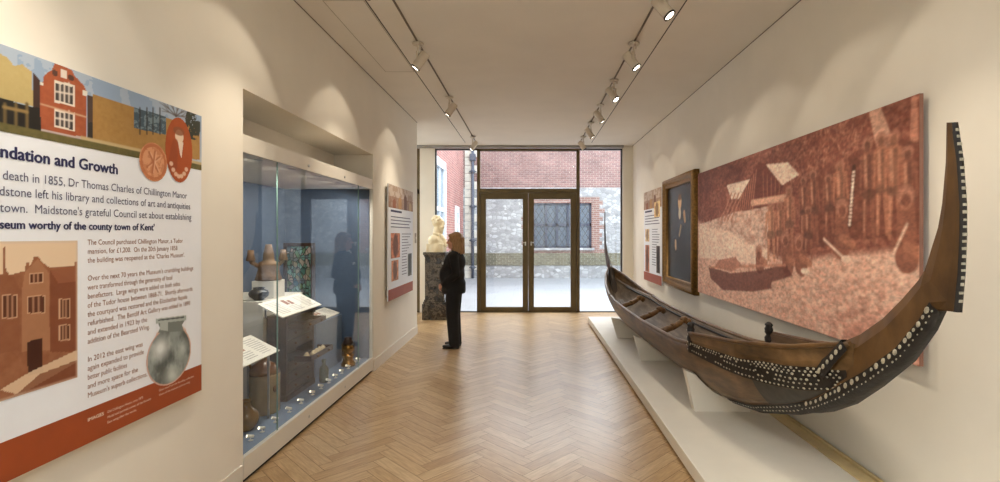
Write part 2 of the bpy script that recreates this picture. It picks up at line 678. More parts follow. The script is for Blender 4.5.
class Canvas:
    """A printed picture: ink colours on a fine grid lying on the plane x = const."""

    def __init__(s, x, y0, y1, z0, z1, nw, nh, rgb):
        s.x = x
        s.y = np.linspace(y0, y1, nw)
        s.z = np.linspace(z0, z1, nh)
        s.Y, s.Z = np.meshgrid(s.y, s.z)
        s.img = np.ones((nh, nw, 3)) * np.array(rgb, float)

    def fractal(s, scale, seed, octaves=4, aspect=1.0):
        r = np.random.RandomState(seed)
        out = np.zeros_like(s.Y)
        amp, tot = 1.0, 0.0
        for o in range(octaves):
            g = r.rand(64, 64)
            u = (s.Y * scale * aspect) % 63
            v = (s.Z * scale) % 63
            i, j = np.floor(u).astype(int), np.floor(v).astype(int)
            fu, fv = u - i, v - j
            fu, fv = fu * fu * (3 - 2 * fu), fv * fv * (3 - 2 * fv)
            a = g[j, i] * (1 - fu) + g[j, (i + 1) % 64] * fu
            b = g[(j + 1) % 64, i] * (1 - fu) + g[(j + 1) % 64, (i + 1) % 64] * fu
            out += amp * (a * (1 - fv) + b * fv)
            tot += amp
            amp *= 0.6
            scale *= 2.0
        return out / tot

    def mix(s, mask, rgb, a=1.0):
        k = np.clip(mask * a, 0, 1)[..., None]
        s.img = s.img * (1 - k) + np.array(rgb, float) * k

    def poly(s, pts, rgb, a=1.0, tex=None):
        m = np.zeros(s.Y.shape, bool)
        n = len(pts)
        for i in range(n):
            (ya, za), (yb, zb) = pts[i], pts[(i + 1) % n]
            if za == zb:
                continue
            c = ((za > s.Z) != (zb > s.Z)) & (s.Y < (yb - ya) * (s.Z - za) / (zb - za) + ya)
            m ^= c
        s.mix(m.astype(float) if tex is None else m * tex, rgb, a)
        return m

    def ellipse(s, c, ry, rz, rgb, a=1.0, soft=0.0):
        d = np.sqrt(((s.Y - c[0]) / ry) ** 2 + ((s.Z - c[1]) / rz) ** 2)
        m = np.clip((1 + soft - d) / max(soft, 1e-3) if soft else (d < 1).astype(float), 0, 1)
        s.mix(m, rgb, a)
        return m

    def stroke(s, p, q, r, rgb, a=1.0, r2=None):
        r2 = r if r2 is None else r2
        py, pz = p
        dy, dz = q[0] - py, q[1] - pz
        L = dy * dy + dz * dz + 1e-9
        t = np.clip(((s.Y - py) * dy + (s.Z - pz) * dz) / L, 0, 1)
        d = np.hypot(s.Y - py - t * dy, s.Z - pz - t * dz)
        rr = r + (r2 - r) * t
        s.mix(np.clip((rr - d) / 0.006 + 0.5, 0, 1), rgb, a)

    def build(s, name, parent, m=None):
        nh, nw = s.Y.shape
        loc = parent
        while loc.parent:
            loc = loc.parent
        loc = loc.location
        co = np.stack([np.full_like(s.Y, s.x) - loc.x, s.Y - loc.y, s.Z - loc.z], -1).reshape(-1, 3)
        idx = np.arange(nh * nw).reshape(nh, nw)
        f = np.stack([idx[:-1, :-1], idx[:-1, 1:], idx[1:, 1:], idx[1:, :-1]], -1).reshape(-1, 4)
        me = bpy.data.meshes.new(name)
        me.from_pydata(co.tolist(), [], f.tolist())
        at = me.color_attributes.new('ink', 'FLOAT_COLOR', 'POINT')
        c = np.ones((nh * nw, 4), np.float32)
        c[:, :3] = lin(np.clip(s.img, 0, 255)).reshape(-1, 3)
        at.data.foreach_set('color', c.ravel())
        me.materials.append(m or M['print'])
        o = bpy.data.objects.new(name, me)
        COL.objects.link(o)
        o.parent = parent
        return o


# ------------------------------------------------------------------ the setting
XL, XR = -1.84, 2.11          # inner faces of the side walls
CEIL = 3.43
YG = 10.4                     # plane of the glazed end
YB = -3.2                     # wall behind the camera
EYE = 1.6


def make_floor():
    Wd, L = 0.1, 0.5
    bm = bmesh.new()
    tone = bm.loops.layers.color.new('tone_raw')
    uvl = bm.loops.layers.uv.new('grain')
    g = 0.0012
    c45 = math.sqrt(0.5)
    r = random.Random(5)
    tones = []

    def board(x0, y0, x1, y1, along_x):
        cx, cy = (x0 + x1) / 2, (y0 + y1) / 2
        X = (cx - cy) * c45
        Y = (cx + cy) * c45
        if not (-5.6 < X < XR + 0.5 and YB - 0.4 < Y < YG + 0.5):
            return
        pts = [(x0 + g, y0 + g), (x1 - g, y0 + g), (x1 - g, y1 - g), (x0 + g, y1 - g)]
        vs = [bm.verts.new(((a - b) * c45 + 0.02, (a + b) * c45, 0.0)) for a, b in pts]
        f = bm.faces.new(vs)
        t = min(1, max(0, r.gauss(0.5, 0.24)))
        ou, ov = r.uniform(0, 50), r.uniform(0, 50)
        for lp, (a, b) in zip(f.loops, pts):
            lp[tone] = (t, t, t, 1)
            lp[uvl].uv = (a + ou, b + ov) if along_x else (b + ou, a + ov)
    for k in range(-120, 220):
        for j in range(-22, 22):
            ox, oy = k * Wd + j * L, k * Wd - j * L
            board(ox, oy, ox + L, oy + Wd, True)
            board(ox, oy + Wd, ox + Wd, oy + Wd + L, False)
    for co, no in (((XR + 0.1, 0, 0), (1, 0, 0)), ((-5.2, 0, 0), (-1, 0, 0)), ((0, YG, 0), (0, 1, 0)), ((0, YB, 0), (0, -1, 0))):
        geom = bm.verts[:] + bm.edges[:] + bm.faces[:]
        bmesh.ops.bisect_plane(bm, geom=geom, plane_co=co, plane_no=no, clear_outer=True)
    q = bmesh.ops.create_cube(bm, size=1.0)
    for v in q['verts']:
        v.co = Vector((-1.545 + v.co.x * 7.31, (YB + YG) / 2 + v.co.y * (YG - YB), -0.1015 + v.co.z * 0.2))
    for f in set(f for v in q['verts'] for f in v.link_faces):
        f.material_index = 1
    me = bpy.data.meshes.new('floor')
    bm.to_mesh(me)
    raw = np.zeros(len(me.loops) * 4, np.float32)
    me.color_attributes['tone_raw'].data.foreach_get('color', raw)
    a = me.attributes.new('tone', 'FLOAT', 'CORNER')
    # the byte colour layer is read back as linear light: undo it to an even spread
    lv = raw.reshape(-1, 4)[:, 0]
    sv = np.where(lv <= 0.0031308, lv * 12.92, 1.055 * np.power(np.maximum(lv, 1e-6), 1 / 2.4) - 0.055)
    a.data.foreach_set('value', sv.astype(np.float32))
    me.color_attributes.remove(me.color_attributes['tone_raw'])
    bm.free()
    me.materials.append(M['oak'])
    me.materials.append(mat('board_joint', (70, 52, 36), 0.8))
    o = bpy.data.objects.new('floor', me)
    COL.objects.link(o)
    return struct(o)


make_floor()

# the ceiling, with an unseen skylight added behind the camera for fill light
SK = (-1.2, YB + 0.2, 1.5, 0.7)
struct(MB().box(-3.05, SK[3], CEIL, XR + 0.2, YG + 0.1, CEIL + 0.2).box(-5.2, SK[3], CEIL, -3.05, 8.14, CEIL + 0.2).box(-5.2, 10.0, CEIL, -3.05, YG + 0.1, CEIL + 0.2).box(-5.2, YB, CEIL, XR + 0.2, SK[1], CEIL + 0.2)
       .box(-5.2, SK[1], CEIL, SK[0], SK[3], CEIL + 0.2).box(SK[2], SK[1], CEIL, XR + 0.2, SK[3], CEIL + 0.2).build('ceiling', M['ceil']))
o = struct(MB().box(SK[0], SK[1], CEIL + 0.15, SK[2], SK[3], CEIL + 0.16).build('added_skylight_back', M['glass']))
struct(MB().box(-5.2, 8.14, CEIL + 0.15, -3.05, 10.0, CEIL + 0.16).build('added_skylight_side', M['glass']))  # second unseen skylight, added over the side room to brighten the far end

# niche of the display case in the left wall
N0, N1 = 3.205, 5.86
NZ = 2.54
CASE_TOP = 2.25
w = MB()
w.box(-3.05, YB, 0, XL, N0, CEIL)
w.box(-3.05, N1, 0, XL, 8.14, CEIL)
w.box(-3.05, N0, NZ, XL, N1, CEIL)
w.box(-3.05, N0, 0, -2.92, N1, NZ)
w.box(-2.92, N0, CASE_TOP + 0.003, -2.30, N1, NZ)
struct(w.build('wall_left', M['wall']))
struct(MB().box(XR, YB, 0, XR + 0.2, YG + 0.1, CEIL).box(1.91, YG - 0.12, 0, XR, YG + 0.1, CEIL).build('wall_right', M['wall']))
struct(MB().box(-3.05, YB - 0.2, 0, XR + 0.2, YB, CEIL).build('wall_back', M['wall']))
struct(MB().box(-5.3, 7.9, 0, -5.2, YG + 0.1, CEIL).box(-5.2, 7.9, 0, -3.05, 8.14, CEIL).build('wall_side_room', M['wall']))
struct(MB().box(-2.27, YG - 0.1, 0, -1.965, YG + 0.12, CEIL).build('wall_pier', M['wall']))
b = MB()
b.box(XL, N1 + 0.02, 0.0, XL + 0.010, 8.14, 0.135)
b.box(XL - 0.4, 8.14, 0.0, XL + 0.010, 8.15, 0.135)
struct(b.build('baseboard_left', M['white']))
struct(MB().box(XL, YB, 0, XL + 0.010, N0 - 0.02, 0.135).build('baseboard_front', M['white']))
# shadow gaps where ceiling meets walls, flush slots and an access panel in the ceiling
M['gap'] = mat('shadow_gap', (120, 112, 104), 0.9)
struct(MB().box(XL, YB, CEIL - 0.004, XL + 0.006, 8.14, CEIL + 0.001).build('trim_1', M['gap']))
struct(MB().box(XR - 0.006, YB, CEIL - 0.004, XR, YG - 0.12, CEIL + 0.001).build('trim_2', M['gap']))
a = MB()
for (x0, y0, x1, y1) in ((-1.62, 3.9, -1.615, 5.6), (-1.30, 3.9, -1.295, 5.6), (-1.62, 3.9, -1.295, 3.905), (-1.62, 5.6, -1.295, 5.605)):
    a.box(x0, y0, CEIL - 0.0015, x1, y1, CEIL + 0.001)
struct(a.build('trim_3', mat('panel_joint', (176, 168, 156), 0.9)))
struct(MB().box(-5.2, YG - 0.22, CEIL - 0.045, 1.91, YG - 0.06, CEIL).build('trim_4', mat('blind_box', (150, 148, 144), 0.6)))

# ---- glazed end: bronze frames, two door leaves, fixed panes
BR = M['bronze']
y0, y1 = YG - 0.05, YG + 0.05


def pane(name, x0, z0, x1, z1, parent=None):
    o = MB().box(x0, YG - 0.004, z0, x1, YG + 0.004, z1).build(name, M['glass'], parent)
    return o


f = MB()
f.box(-1.10, y0, 0, -1.035, y1, 3.385)
f.box(0.965, y0, 0, 1.03, y1, 3.385)
f.box(-1.035, y0, 2.475, 0.965, y1, 2.56)
f.box(-1.035, y0, 3.345, 0.965, y1, 3.385)
f.box(-1.035, y0, 0.0, 0.965, y1, 0.018)
struct(f.build('trim_5', BR))
wn = pane('window_1', -1.035, 2.56, 0.965, 3.345)
struct(wn)


def door(name, x0, x1, hinge_left):
    d = MB()
    st = 0.115
    d.box(x0, y0 + 0.01, 0.02, x0 + st, y1 - 0.01, 2.47, bev=0.004)
    d.box(x1 - st, y0 + 0.01, 0.02, x1, y1 - 0.01, 2.47, bev=0.004)
    d.box(x0 + st, y0 + 0.01, 2.345, x1 - st, y1 - 0.01, 2.47)
    d.box(x0 + st, y0 + 0.01, 0.02, x1 - st, y1 - 0.01, 0.105)
    o = struct(d.build(name, BR))
    pane('glass_pane', x0 + st, 0.105, x1 - st, 2.345, o)
    hx = x1 - st / 2 if hinge_left else x0 + st / 2
    h = MB()
    h.box(hx - 0.014, y0 - 0.002, 1.38, hx + 0.014, y0 + 0.012, 1.46, bev=0.003)
    h.tube([(hx, y0, 1.44), (hx, y0 - 0.048, 1.44), (hx + (-0.05 if hinge_left else 0.05), y0 - 0.052, 1.44)], 0.008, 8)
    h.build('door_handle', M['steel'], o)
    return o


door('door_1', -1.03, -0.037, True)
door('door_2', -0.033, 0.96, False)


def side_light(name, x0, x1, frame_l, frame_r, transom=None):
    d = MB()
    t = 0.022
    if frame_l:
        d.box(x0, y0, 0, x0 + t, y1, 3.385)
    if frame_r:
        d.box(x1 - t, y0, 0, x1, y1, 3.385)
    d.box(x0, y0, 3.365, x1, y1, 3.385)
    d.box(x0, y0, 0.0, x1, y1, 0.015)
    if transom:
        d.box(x0, y0, transom - 0.05, x1, y1, transom + 0.05)
    if transom and frame_r:
        d.box(x1 - 0.20, y0, 0, x1 - t, y1, 3.365)
    o = struct(d.build(name, M['dark'] if not transom else BR))
    pane('glass_pane', x0 + t, 0.015, x1 - t, 3.365, o)
    return o


side_light('window_2', -1.965, -1.10, True, False)
side_light('window_3', 1.03, 1.91, False, True)
side_light('window_4', -3.4, -2.27, True, True, 2.5)
side_light('window_5', -5.2, -3.4, True, True, 2.5)

# ------------------------------------------------------------------ outside
struct(MB().box(-9, YG + 0.1, -0.2, 9, 19.5, -0.005).build('courtyard_paving', M['paving']))
FY = 18.6


def far_building():
    t = empty('building', (0, FY + 0.3, 0), 'old brick and ragstone building across the courtyard with a leaded window', 'building')
    x0, x1 = -9.0, 9.0
    wx0, wx1, wz0, wz1 = 0.13, 2.29, 1.12, 2.79
    # upper brickwork, stone band, mossy plinth courses, footing
    MB().box(x0, FY, 3.36, x1, FY + 0.5, 5.3).build('upper_wall', M['brick_up'], t)
    s = MB()
    s.box(x0, FY, 0.93, wx0 - 0.30, FY + 0.5, 3.36)
    s.box(wx1 + 0.30, FY, 0.93, x1, FY + 0.5, 3.36)
    s.box(wx0 - 0.30, FY, 3.02, wx1 + 0.30, FY + 0.5, 3.36)
    s.box(x0, FY - 0.02, -0.02, x1, FY + 0.5, 0.47)
    s.build('stone_wall', M['rubble'], t)
    p = MB()
    p.box(wx0 - 0.30, FY - 0.006, 0.93, wx0, FY + 0.5, 3.02)
    p.box(wx1, FY - 0.006, 0.93, wx1 + 0.30, FY + 0.5, 3.02)
    p.box(wx0, FY - 0.006, wz1, wx1, FY + 0.5, 3.02)
    p.box(wx0, FY - 0.006, 0.93, wx1, FY + 0.5, wz0)
    r = random.Random(3)
    for sx, d in ((wx0 - 0.30, -1), (wx1 + 0.30, 1)):      # toothed edge of the patch
        z = 0.93
        while z < 2.9:
            wd = r.uniform(0.05, 0.22)
            p.box(min(sx, sx + d * wd), FY - 0.006, z, max(sx, sx + d * wd), FY + 0.1, z + 0.15)
            z += 0.30
    p.build('brick_surround', M['brick_patch'], t)
    MB().box(x0, FY - 0.05, 0.47, x1, FY + 0.5, 0.93).build('mossy_plinth', M['brick_green'], t)
    q = MB()
    z = 0.5
    r = random.Random(8)
    # quoin of pale dressed stones beside the side wing
    z = 0.0
    k = 0
    qz = MB()
    while z < 5.1:
        h = 0.30
        wd = 0.50 if k % 2 else 0.32
        qz.box(-2.42, FY - 0.035, z, -2.42 + wd, FY + 0.1, z + h - 0.02, bev=0.01)
        z += h
        k += 1
    qz.build('quoin', mat('quoin_stone', (206, 200, 188), 0.8, var=0.06), t)
    # leaded window
    fr = MB()
    b = 0.07
    yy0, yy1 = FY + 0.05, FY + 0.17
    fr.box(wx0, yy0, wz0, wx0 + b, yy1, wz1)
    fr.box(wx1 - b, yy0, wz0, wx1, yy1, wz1)
    fr.box(wx0, yy0, wz1 - b, wx1, yy1, wz1)
    fr.box(wx0, yy0, wz0, wx1, yy1, wz0 + b)
    fr.box(wx0, yy0, 1.93, wx1, yy1, 2.03)
    n = 5
    cw = (wx1 - wx0 - 2 * b) / n
    for i in range(1, n):
        x = wx0 + b + i * cw
        fr.box(x - 0.04, yy0, wz0, x + 0.04, yy1, wz1)
    fo = fr.build('leaded_window', M['win_frame'], t)
    for i in range(n):
        for (za, zb) in ((wz0 + b, 1.93), (2.03, wz1 - b)):
            xa = wx0 + b + i * cw + (0.04 if i else 0)
            xb = wx0 + b + (i + 1) * cw - (0.04 if i < n - 1 else 0)
            MB().box(xa, yy0 + 0.05, za, xb, yy0 + 0.06, zb).build('leaded_pane', M['leaded'], fo)
    MB().box(wx0 - 0.1, FY - 0.08, wz0 - 0.09, wx1 + 0.1, FY + 0.1, wz0).build('window_sill', M['rubble'], t)
    pp = MB()
    px, py = -2.12, FY - 0.10
    pp.tube([(px, py, 0.0), (px, py, 5.3)], 0.055, 10)
    for z in (0.35, 1.35, 2.6, 3.9, 5.1):
        pp.lathe([(0.056, 0), (0.085, 0.01), (0.085, 0.10), (0.056, 0.12)], (px, py, z), 12)
        pp.box(px - 0.13, py + 0.02, z + 0.03, px + 0.13, FY - 0.02, z + 0.07)
    pp.box(px - 0.11, py - 0.09, 4.35, px + 0.11, py + 0.08, 4.6, bev=0.02)
    pp.build('downpipe', M['pipe'], t)


far_building()


def brick_wing():
    X = -2.43
    t = empty('building', (X - 0.3, 14.4, 0), 'red brick wing with white sash windows on the left side of the courtyard', 'building')
    wins = [(12.75, 14.3, 1.05, 3.55), (16.2, 17.0, 1.35, 2.45)]
    m = MB()
    ys = [YG + 0.6, wins[0][0], wins[0][1], wins[1][0], wins[1][1], 18.2]
    for a, b_ in ((0, 1), (2, 3), (4, 5)):
        m.box(X - 0.5, ys[a], 0, X, ys[b_], 5.3)
    for (ya, yb, za, zb) in wins:
        m.box(X - 0.5, ya, 0, X, yb, za)
        m.box(X - 0.5, ya, zb, X, yb, 5.3)
    m.build('wall', M['brick_side'], t)
    for (ya, yb, za, zb) in wins:
        w = MB()
        b = 0.12
        xa, xb = X - 0.06, X + 0.03
        w.box(xa, ya - 0.05, za, xb, ya + b, zb)
        w.box(xa, yb - b, za, xb, yb + 0.05, zb)
        w.box(xa, ya, zb - b, xb, yb, zb + 0.10)
        w.box(xa, ya - 0.1, za - 0.06, xb + 0.05, yb + 0.1, za + 0.06)
        mz = (za + zb) / 2
        w.box(xa, ya + b, mz - 0.05, xb - 0.02, yb - b, mz + 0.05)
        my = (ya + yb) / 2
        for z0_, z1_ in ((za, mz), (mz, zb)):
            w.box(xa, my - 0.02, z0_, xb - 0.03, my + 0.02, z1_)
        o = w.build('sash_window', M['white_paint'], t)
        MB().box(X - 0.05, ya + b, za + 0.06, X - 0.04, yb - b, zb - b).build('window_pane', mat('sky_glazing', (120, 136, 150), 0.08), o)


brick_wing()

# ------------------------------------------------------------------ ceiling track lighting
tl = empty('lighting_track', (-1.17, 3.4, CEIL), 'thin dark twin ceiling track along the left side of the gallery', 'lighting track')
MB().box(-1.069, YB, CEIL - 0.010, -1.055, 9.9, CEIL).build('power_rail', M['rail'], tl)
MB().box(-1.286, YB, CEIL - 0.004, -1.278, 9.9, CEIL).build('slot', M['dark'], tl)
tr_ = empty('lighting_track', (1.10, 3.4, CEIL), 'thin dark twin ceiling track along the canoe side of the gallery', 'lighting track')
MB().box(0.978, YB, CEIL - 0.010, 0.992, 9.9, CEIL).build('power_rail', M['rail'], tr_)
MB().box(1.216, YB, CEIL - 0.004, 1.224, 9.9, CEIL).build('slot', M['dark'], tr_)


def make_spot():
    """a track spotlight leaning towards +x, its root on the ceiling"""
    t = empty('track_spotlight', (0, 0, 0), '', 'spotlight')
    m = MB()
    m.lathe([(0.050, -0.016), (0.054, -0.012), (0.054, -0.002), (0.05, 0.0)], (0, 0, 0), 20)
    m.box(-0.017, -0.07, -0.034, 0.017, 0.07, -0.010, bev=0.004)
    m.build('track_adapter', M['white_metal'], t)
    MB().tube([(0, 0, -0.03), (0, 0, -0.10)], 0.010, 10).box(-0.008, -0.052, -0.165, 0.008, -0.046, -0.09).box(-0.008, 0.046, -0.165, 0.008, 0.052, -0.09).box(-0.008, -0.052, -0.10, 0.008, 0.052, -0.09).build('bracket', M['white_metal'], t)
    a = math.radians(36)
    d = Vector((math.sin(a), 0, -math.cos(a)))
    c = Vector((-0.025, 0, -0.165))
    q = d.to_track_quat('Z', 'Y').to_matrix().to_4x4()
    mm = Matrix.Translation(c) @ q
    def lathe_obj(prof, name, m_, n=24):
        b = MB()
        b.lathe(prof, (0, 0, 0), n)
        b.bm.transform(mm)
        return b.build(name, m_, t, smooth=True)
    o = lathe_obj([(0.0, -0.088), (0.036, -0.088), (0.044, -0.080), (0.045, 0.078), (0.046, 0.084)], 'lamp_housing', M['white_metal'])
    o = lathe_obj([(0.047, 0.078), (0.047, 0.090), (0.036, 0.090), (0.036, 0.080)], 'bezel', M['chrome_ring'])
    o = lathe_obj([(0.0, 0.0845), (0.035, 0.0845), (0.035, 0.0865), (0.0, 0.0865)], 'lens', M['lens'])
    for ob in t.children:
        for p in ob.data.polygons:
            p.use_smooth = ob.name.startswith(('lamp', 'bez', 'lens'))
    for nm, pw, ang, bl, dn in (('spill', SPOT_POWER, 84, 0.25, 0), ('beam', BEAM_POWER, 62, 1.0, 9)):
        L = bpy.data.lights.new('spot_' + nm, 'SPOT')
        L.energy = pw
        L.color = SPOT_COLOUR
        L.spot_size = math.radians(ang)
        L.spot_blend = bl
        L.shadow_soft_size = 0.03
        lo = bpy.data.objects.new('spot_' + nm, L)
        lo.location = c + d * 0.10
        dd = Vector((math.sin(a - math.radians(dn)), 0, -math.cos(a - math.radians(dn))))
        lo.rotation_euler = dd.to_track_quat('-Z', 'Y').to_euler()
        COL.objects.link(lo)
        lo.parent = t
    return t


spot0 = make_spot()
ORD = ['first', 'second', 'third', 'fourth', 'fifth', 'sixth']
spots = []
for i, y in enumerate((3.62, 4.74, 5.86, 6.98, 8.10, 9.24)):
    spots.append((0.985, y, (-.45, -.35, -.6, 0, 0, .1)[i], ['white track spotlight over the canoe, nearest the camera, cut by the top of the photo',
                                  'second white spotlight from the camera on the canoe side track',
                                  'third white spotlight from the camera on the canoe side track',
                                  'fourth white spotlight from the camera on the canoe side track',
                                  'fifth white spotlight from the camera on the canoe side track',
                                  'white spotlight on the canoe side track closest to the glass doors'][i]))
for i, (y, r) in enumerate(((3.30, PI + .45), (4.74, PI), (6.58, PI), (9.25, PI + 0.1))):
    spots.append((-1.062, y, r, ['white spotlight at the top edge of the photo on the left track',
                                 'large white spotlight above the display case on the left track',
                                 'white spotlight above the small left information panel on the left track',
                                 'small white spotlight by the glazed end on the left track'][i]))
    if i == 0:
        spots.append((-1.062, 1.6, PI, 'white track spotlight above the large left panel, out of the frame'))
        spots.append((-1.062, 2.75, 0.35, 'white track spotlight turned across the room to the canoe flank, out of the frame'))
        spots.append((-1.062, 2.1, 0.1, 'white track spotlight turned across the room to the canoe prow, out of the frame'))
        spots.append((0.985, 2.5, -0.2, 'white track spotlight above the canoe prow, out of the frame'))
for i, (x, y, rz, lab) in enumerate(spots):
    o = spot0 if i == 0 else copy_thing(spot0)
    o.location = (x, y, CEIL - 0.012)
    o.rotation_euler = (0, 0, rz)
    o['label'] = lab or ('white track spotlight behind the camera on the %s track, %s' % ('canoe side' if x > 0 else 'left', {2.3: 'nearest', 2.4: 'nearest', 1.0: 'middle', 1.1: 'middle', -0.6: 'last', -0.5: 'last'}[round(y, 1)]))
    o['group'] = 'track spotlights'


# ------------------------------------------------------------------ printed panels on the walls
def on_left(px, py, x=-1.796):
    """a point of the left panel's face, measured from the photograph"""
    y = 500 * -x / (530 - px)
    return (y, EYE + (235 - py) * y / 500)


def on_right(px, py, x=2.056):
    y = 500 * x / (px - 530)
    return (y, EYE + (235 - py) * y / 500)


def big_panel():
    y0, y1, z0, z1 = 1.46, 2.735, 0.752, 2.250
    t = empty('information_panel', (-1.82, (y0 + y1) / 2, z0), 'large white museum information panel with dark blue heading, nearest on the left wall', 'information panel', 'museum information panels')
    MB().box(-1.838, y0 + 0.04, z0 + 0.04, -1.815, y1 - 0.04, z1 - 0.04).build('wall_batten', M['panel_edge'], t)
    MB().box(-1.815, y0, z0, -1.798, y1, z1).build('board', M['card'], t)
    MB().box(-1.799, y0, z0, -1.7968, y1, 0.893).build('rust_band', M['rust'], t)
    P = on_left
    # --- the colour picture across the top
    c = Canvas(-1.7962, y0, y1 - 0.001, 1.953, z1 - 0.001, 300, 84, (150, 170, 196))
    n = c.fractal(9, 1)
    c.mix((n > 0.52) * 0.6, (186, 196, 208))
    low = np.clip((2.20 - c.Z) / 0.25, 0, 1)
    c.mix(low * 0.5, (204, 208, 212))
    g = c.fractal(60, 2)
    # gold clad hall on the left
    gold = [P(0, 57), P(8, 58), P(14, 66), P(22, 64), P(32, 72), P(33, 106), P(0, 98)]
    gold = [(1.46, 2.205), (1.60, 2.235)] + gold[1:] + [(1.46, 2.06)]
    c.poly(gold, (196, 176, 122))
    c.poly(gold, (176, 152, 96), 0.5, g)
    c.poly([P(33, 72), P(40, 80), P(41, 140), P(33, 136)], (70, 50, 44))
    c.poly([(1.46, 2.06), P(0, 98), P(33, 107), P(40, 108), P(41, 135), P(0, 127), (1.46, 1.965)], (38, 36, 34))
    for x in (5, 16, 27):
        c.stroke(P(x, 104), P(x, 128), 0.006, (110, 92, 60))
    c.stroke(P(4, 107), P(27, 112), 0.006, (150, 124, 78))
    # gabled brick house
    gab = [P(41, 138), P(40, 84), P(43, 82), P(44, 76), P(48, 72), P(52, 70), P(55, 63), P(60, 64), P(66, 67), P(72, 70), P(75, 76), P(79, 80), P(84, 86), P(86, 90), P(87, 146)]
    c.poly(gab, (180, 100, 66))
    c.poly(gab, (140, 66, 44), 0.6, g)
    for p in (((40, 82), (44, 86)), ((83, 90), (87, 96))):
        c.poly([P(p[0][0], p[0][1]), P(p[1][0], p[0][1] + 1), P(p[1][0], p[1][1]), P(p[0][0], p[1][1] - 1)], (222, 214, 204))
    c.poly([P(41, 129), P(87, 138), P(87, 146), P(41, 138)], (190, 172, 168))
    for (a, b, ca, cb) in ((54, 75, 80, 105), (54, 75, 108, 130)):
        c.poly([P(a, ca), P(b, ca + 5), P(b, cb + 2), P(a, cb - 3)], (226, 214, 200))
        c.poly([P(a + 2, ca + 3), P(b - 2, ca + 7), P(b - 2, cb), P(a + 2, cb - 5)], (74, 66, 66))
        for k in (1, 2, 3):
            x = a + 1.5 + (b - a - 3) * k / 4
            c.stroke(P(x, ca + 3), P(x, cb - 3), 0.0035, (226, 214, 200))
        ym = (ca + cb) / 2
        c.stroke(P(a + 2, ym - 1), P(b - 2, ym + 2), 0.0035, (226, 214, 200))
    c.poly([P(61, 69), P(67, 71), P(67, 79), P(61, 77)], (222, 208, 196))
    for x in (55, 71):
        c.ellipse(P(x, 73 + (x - 55) * 0.3), 0.012, 0.012, (90, 60, 50))
    c.stroke(P(41, 104), P(86, 117), 0.003, (206, 170, 140))
    # link building and gold wing with long window
    c.poly([P(87, 95), P(93, 97), P(93, 150), P(87, 148)], (84, 66, 58))
    c.poly([P(88, 122), P(101, 124), P(101, 150), P(88, 148)], (58, 52, 48))
    wing = [P(93, 94), P(168, 118), P(186, 124), P(200, 128), P(200, 160), P(93, 148)]
    c.poly(wing, (182, 142, 84))
    c.poly(wing, (156, 116, 62), 0.7, g)
    c.poly([P(134, 107), P(166, 117), P(166, 135), P(134, 128)], (74, 92, 104))
    c.poly([P(134, 107), P(166, 117), P(166, 135), P(134, 128)], (150, 168, 176), 0.6, (g > 0.55) * 1.0)
    for x in (140, 147, 153, 160):
        c.stroke(P(x, 108), P(x, 134), 0.003, (52, 50, 48))
    # grass, kerb and trees
    band = np.clip((1.972 + 0.012 - c.Z) / 0.004, 0, 1)
    c.mix(np.clip((2.000 - c.Z) / 0.006, 0, 1) * (c.Y > 2.0), (198, 176, 134))
    c.mix(np.clip((1.985 - c.Z) / 0.005, 0, 1), (120, 108, 66))
    c.mix(np.clip((1.985 - c.Z) / 0.005, 0, 1) * g, (92, 88, 52))
    tr = c.ellipse(P(193, 124), 0.06, 0.085, (60, 62, 52), 0.0)
    c.mix(tr * (c.fractal(40, 5) > 0.40), (64, 66, 56))
    base = P(176, 116)
    for a, l in ((20, .09), (50, .12), (80, .10), (110, .11), (140, .13), (165, .10)):
        q = (base[0] + l * math.cos(math.radians(a)), base[1] + l * 0.6 * math.sin(math.radians(a)))
        c.stroke(base, q, 0.004, (92, 80, 76), 0.8, 0.001)
        for s in (-25, 25):
            h = ((base[0] + q[0]) / 2, (base[1] + q[1]) / 2)
            c.stroke(h, (h[0] + l * .5 * math.cos(math.radians(a + s)), h[1] + l * .4 * math.sin(math.radians(a + s))), 0.003, (104, 94, 90), 0.7, 0.001)
    c.build('banner_picture', t)
    # --- medal and oval cameo lapping over the picture's edge
    def medal(name, cy, cz, ry, rz, paint, dx):
        cv = Canvas(-1.7955 + dx, cy - ry, cy + ry, cz - rz, cz + rz, 90, 90, (0, 0, 0))
        paint(cv, cy, cz, ry, rz)
        o = cv.build(name, t)
        # keep only the disc
        bm = bmesh.new()
        bm.from_mesh(o.data)
        kill = [f for f in bm.faces if ((f.calc_center_median().y + t.location.y - cy) / ry) ** 2 + ((f.calc_center_median().z + t.location.z - cz) / rz) ** 2 > 1]
        bmesh.ops.delete(bm, geom=kill, context='FACES')
        bm.to_mesh(o.data)
        bm.free()

    def coin(cv, cy, cz, ry, rz):
        cv.img[:] = (214, 150, 110)
        cv.ellipse((cy, cz), ry * .93, rz * .93, (196, 122, 80), 1)
        cv.ellipse((cy, cz), ry * .78, rz * .78, (218, 156, 116), 1)
        n_ = cv.fractal(45, 9)
        cv.mix((n_ > .5) * .45, (180, 106, 70))
        for a in (35, 125, 80):
            dy, dz = math.cos(math.radians(a)) * ry * .55, math.sin(math.radians(a)) * rz * .55
            cv.stroke((cy - dy, cz - dz), (cy + dy, cz + dz), 0.006, (176, 104, 68), .8)
            cv.stroke((cy - dy + .008, cz - dz), (cy + dy + .008, cz + dz), 0.003, (236, 190, 158), .8)

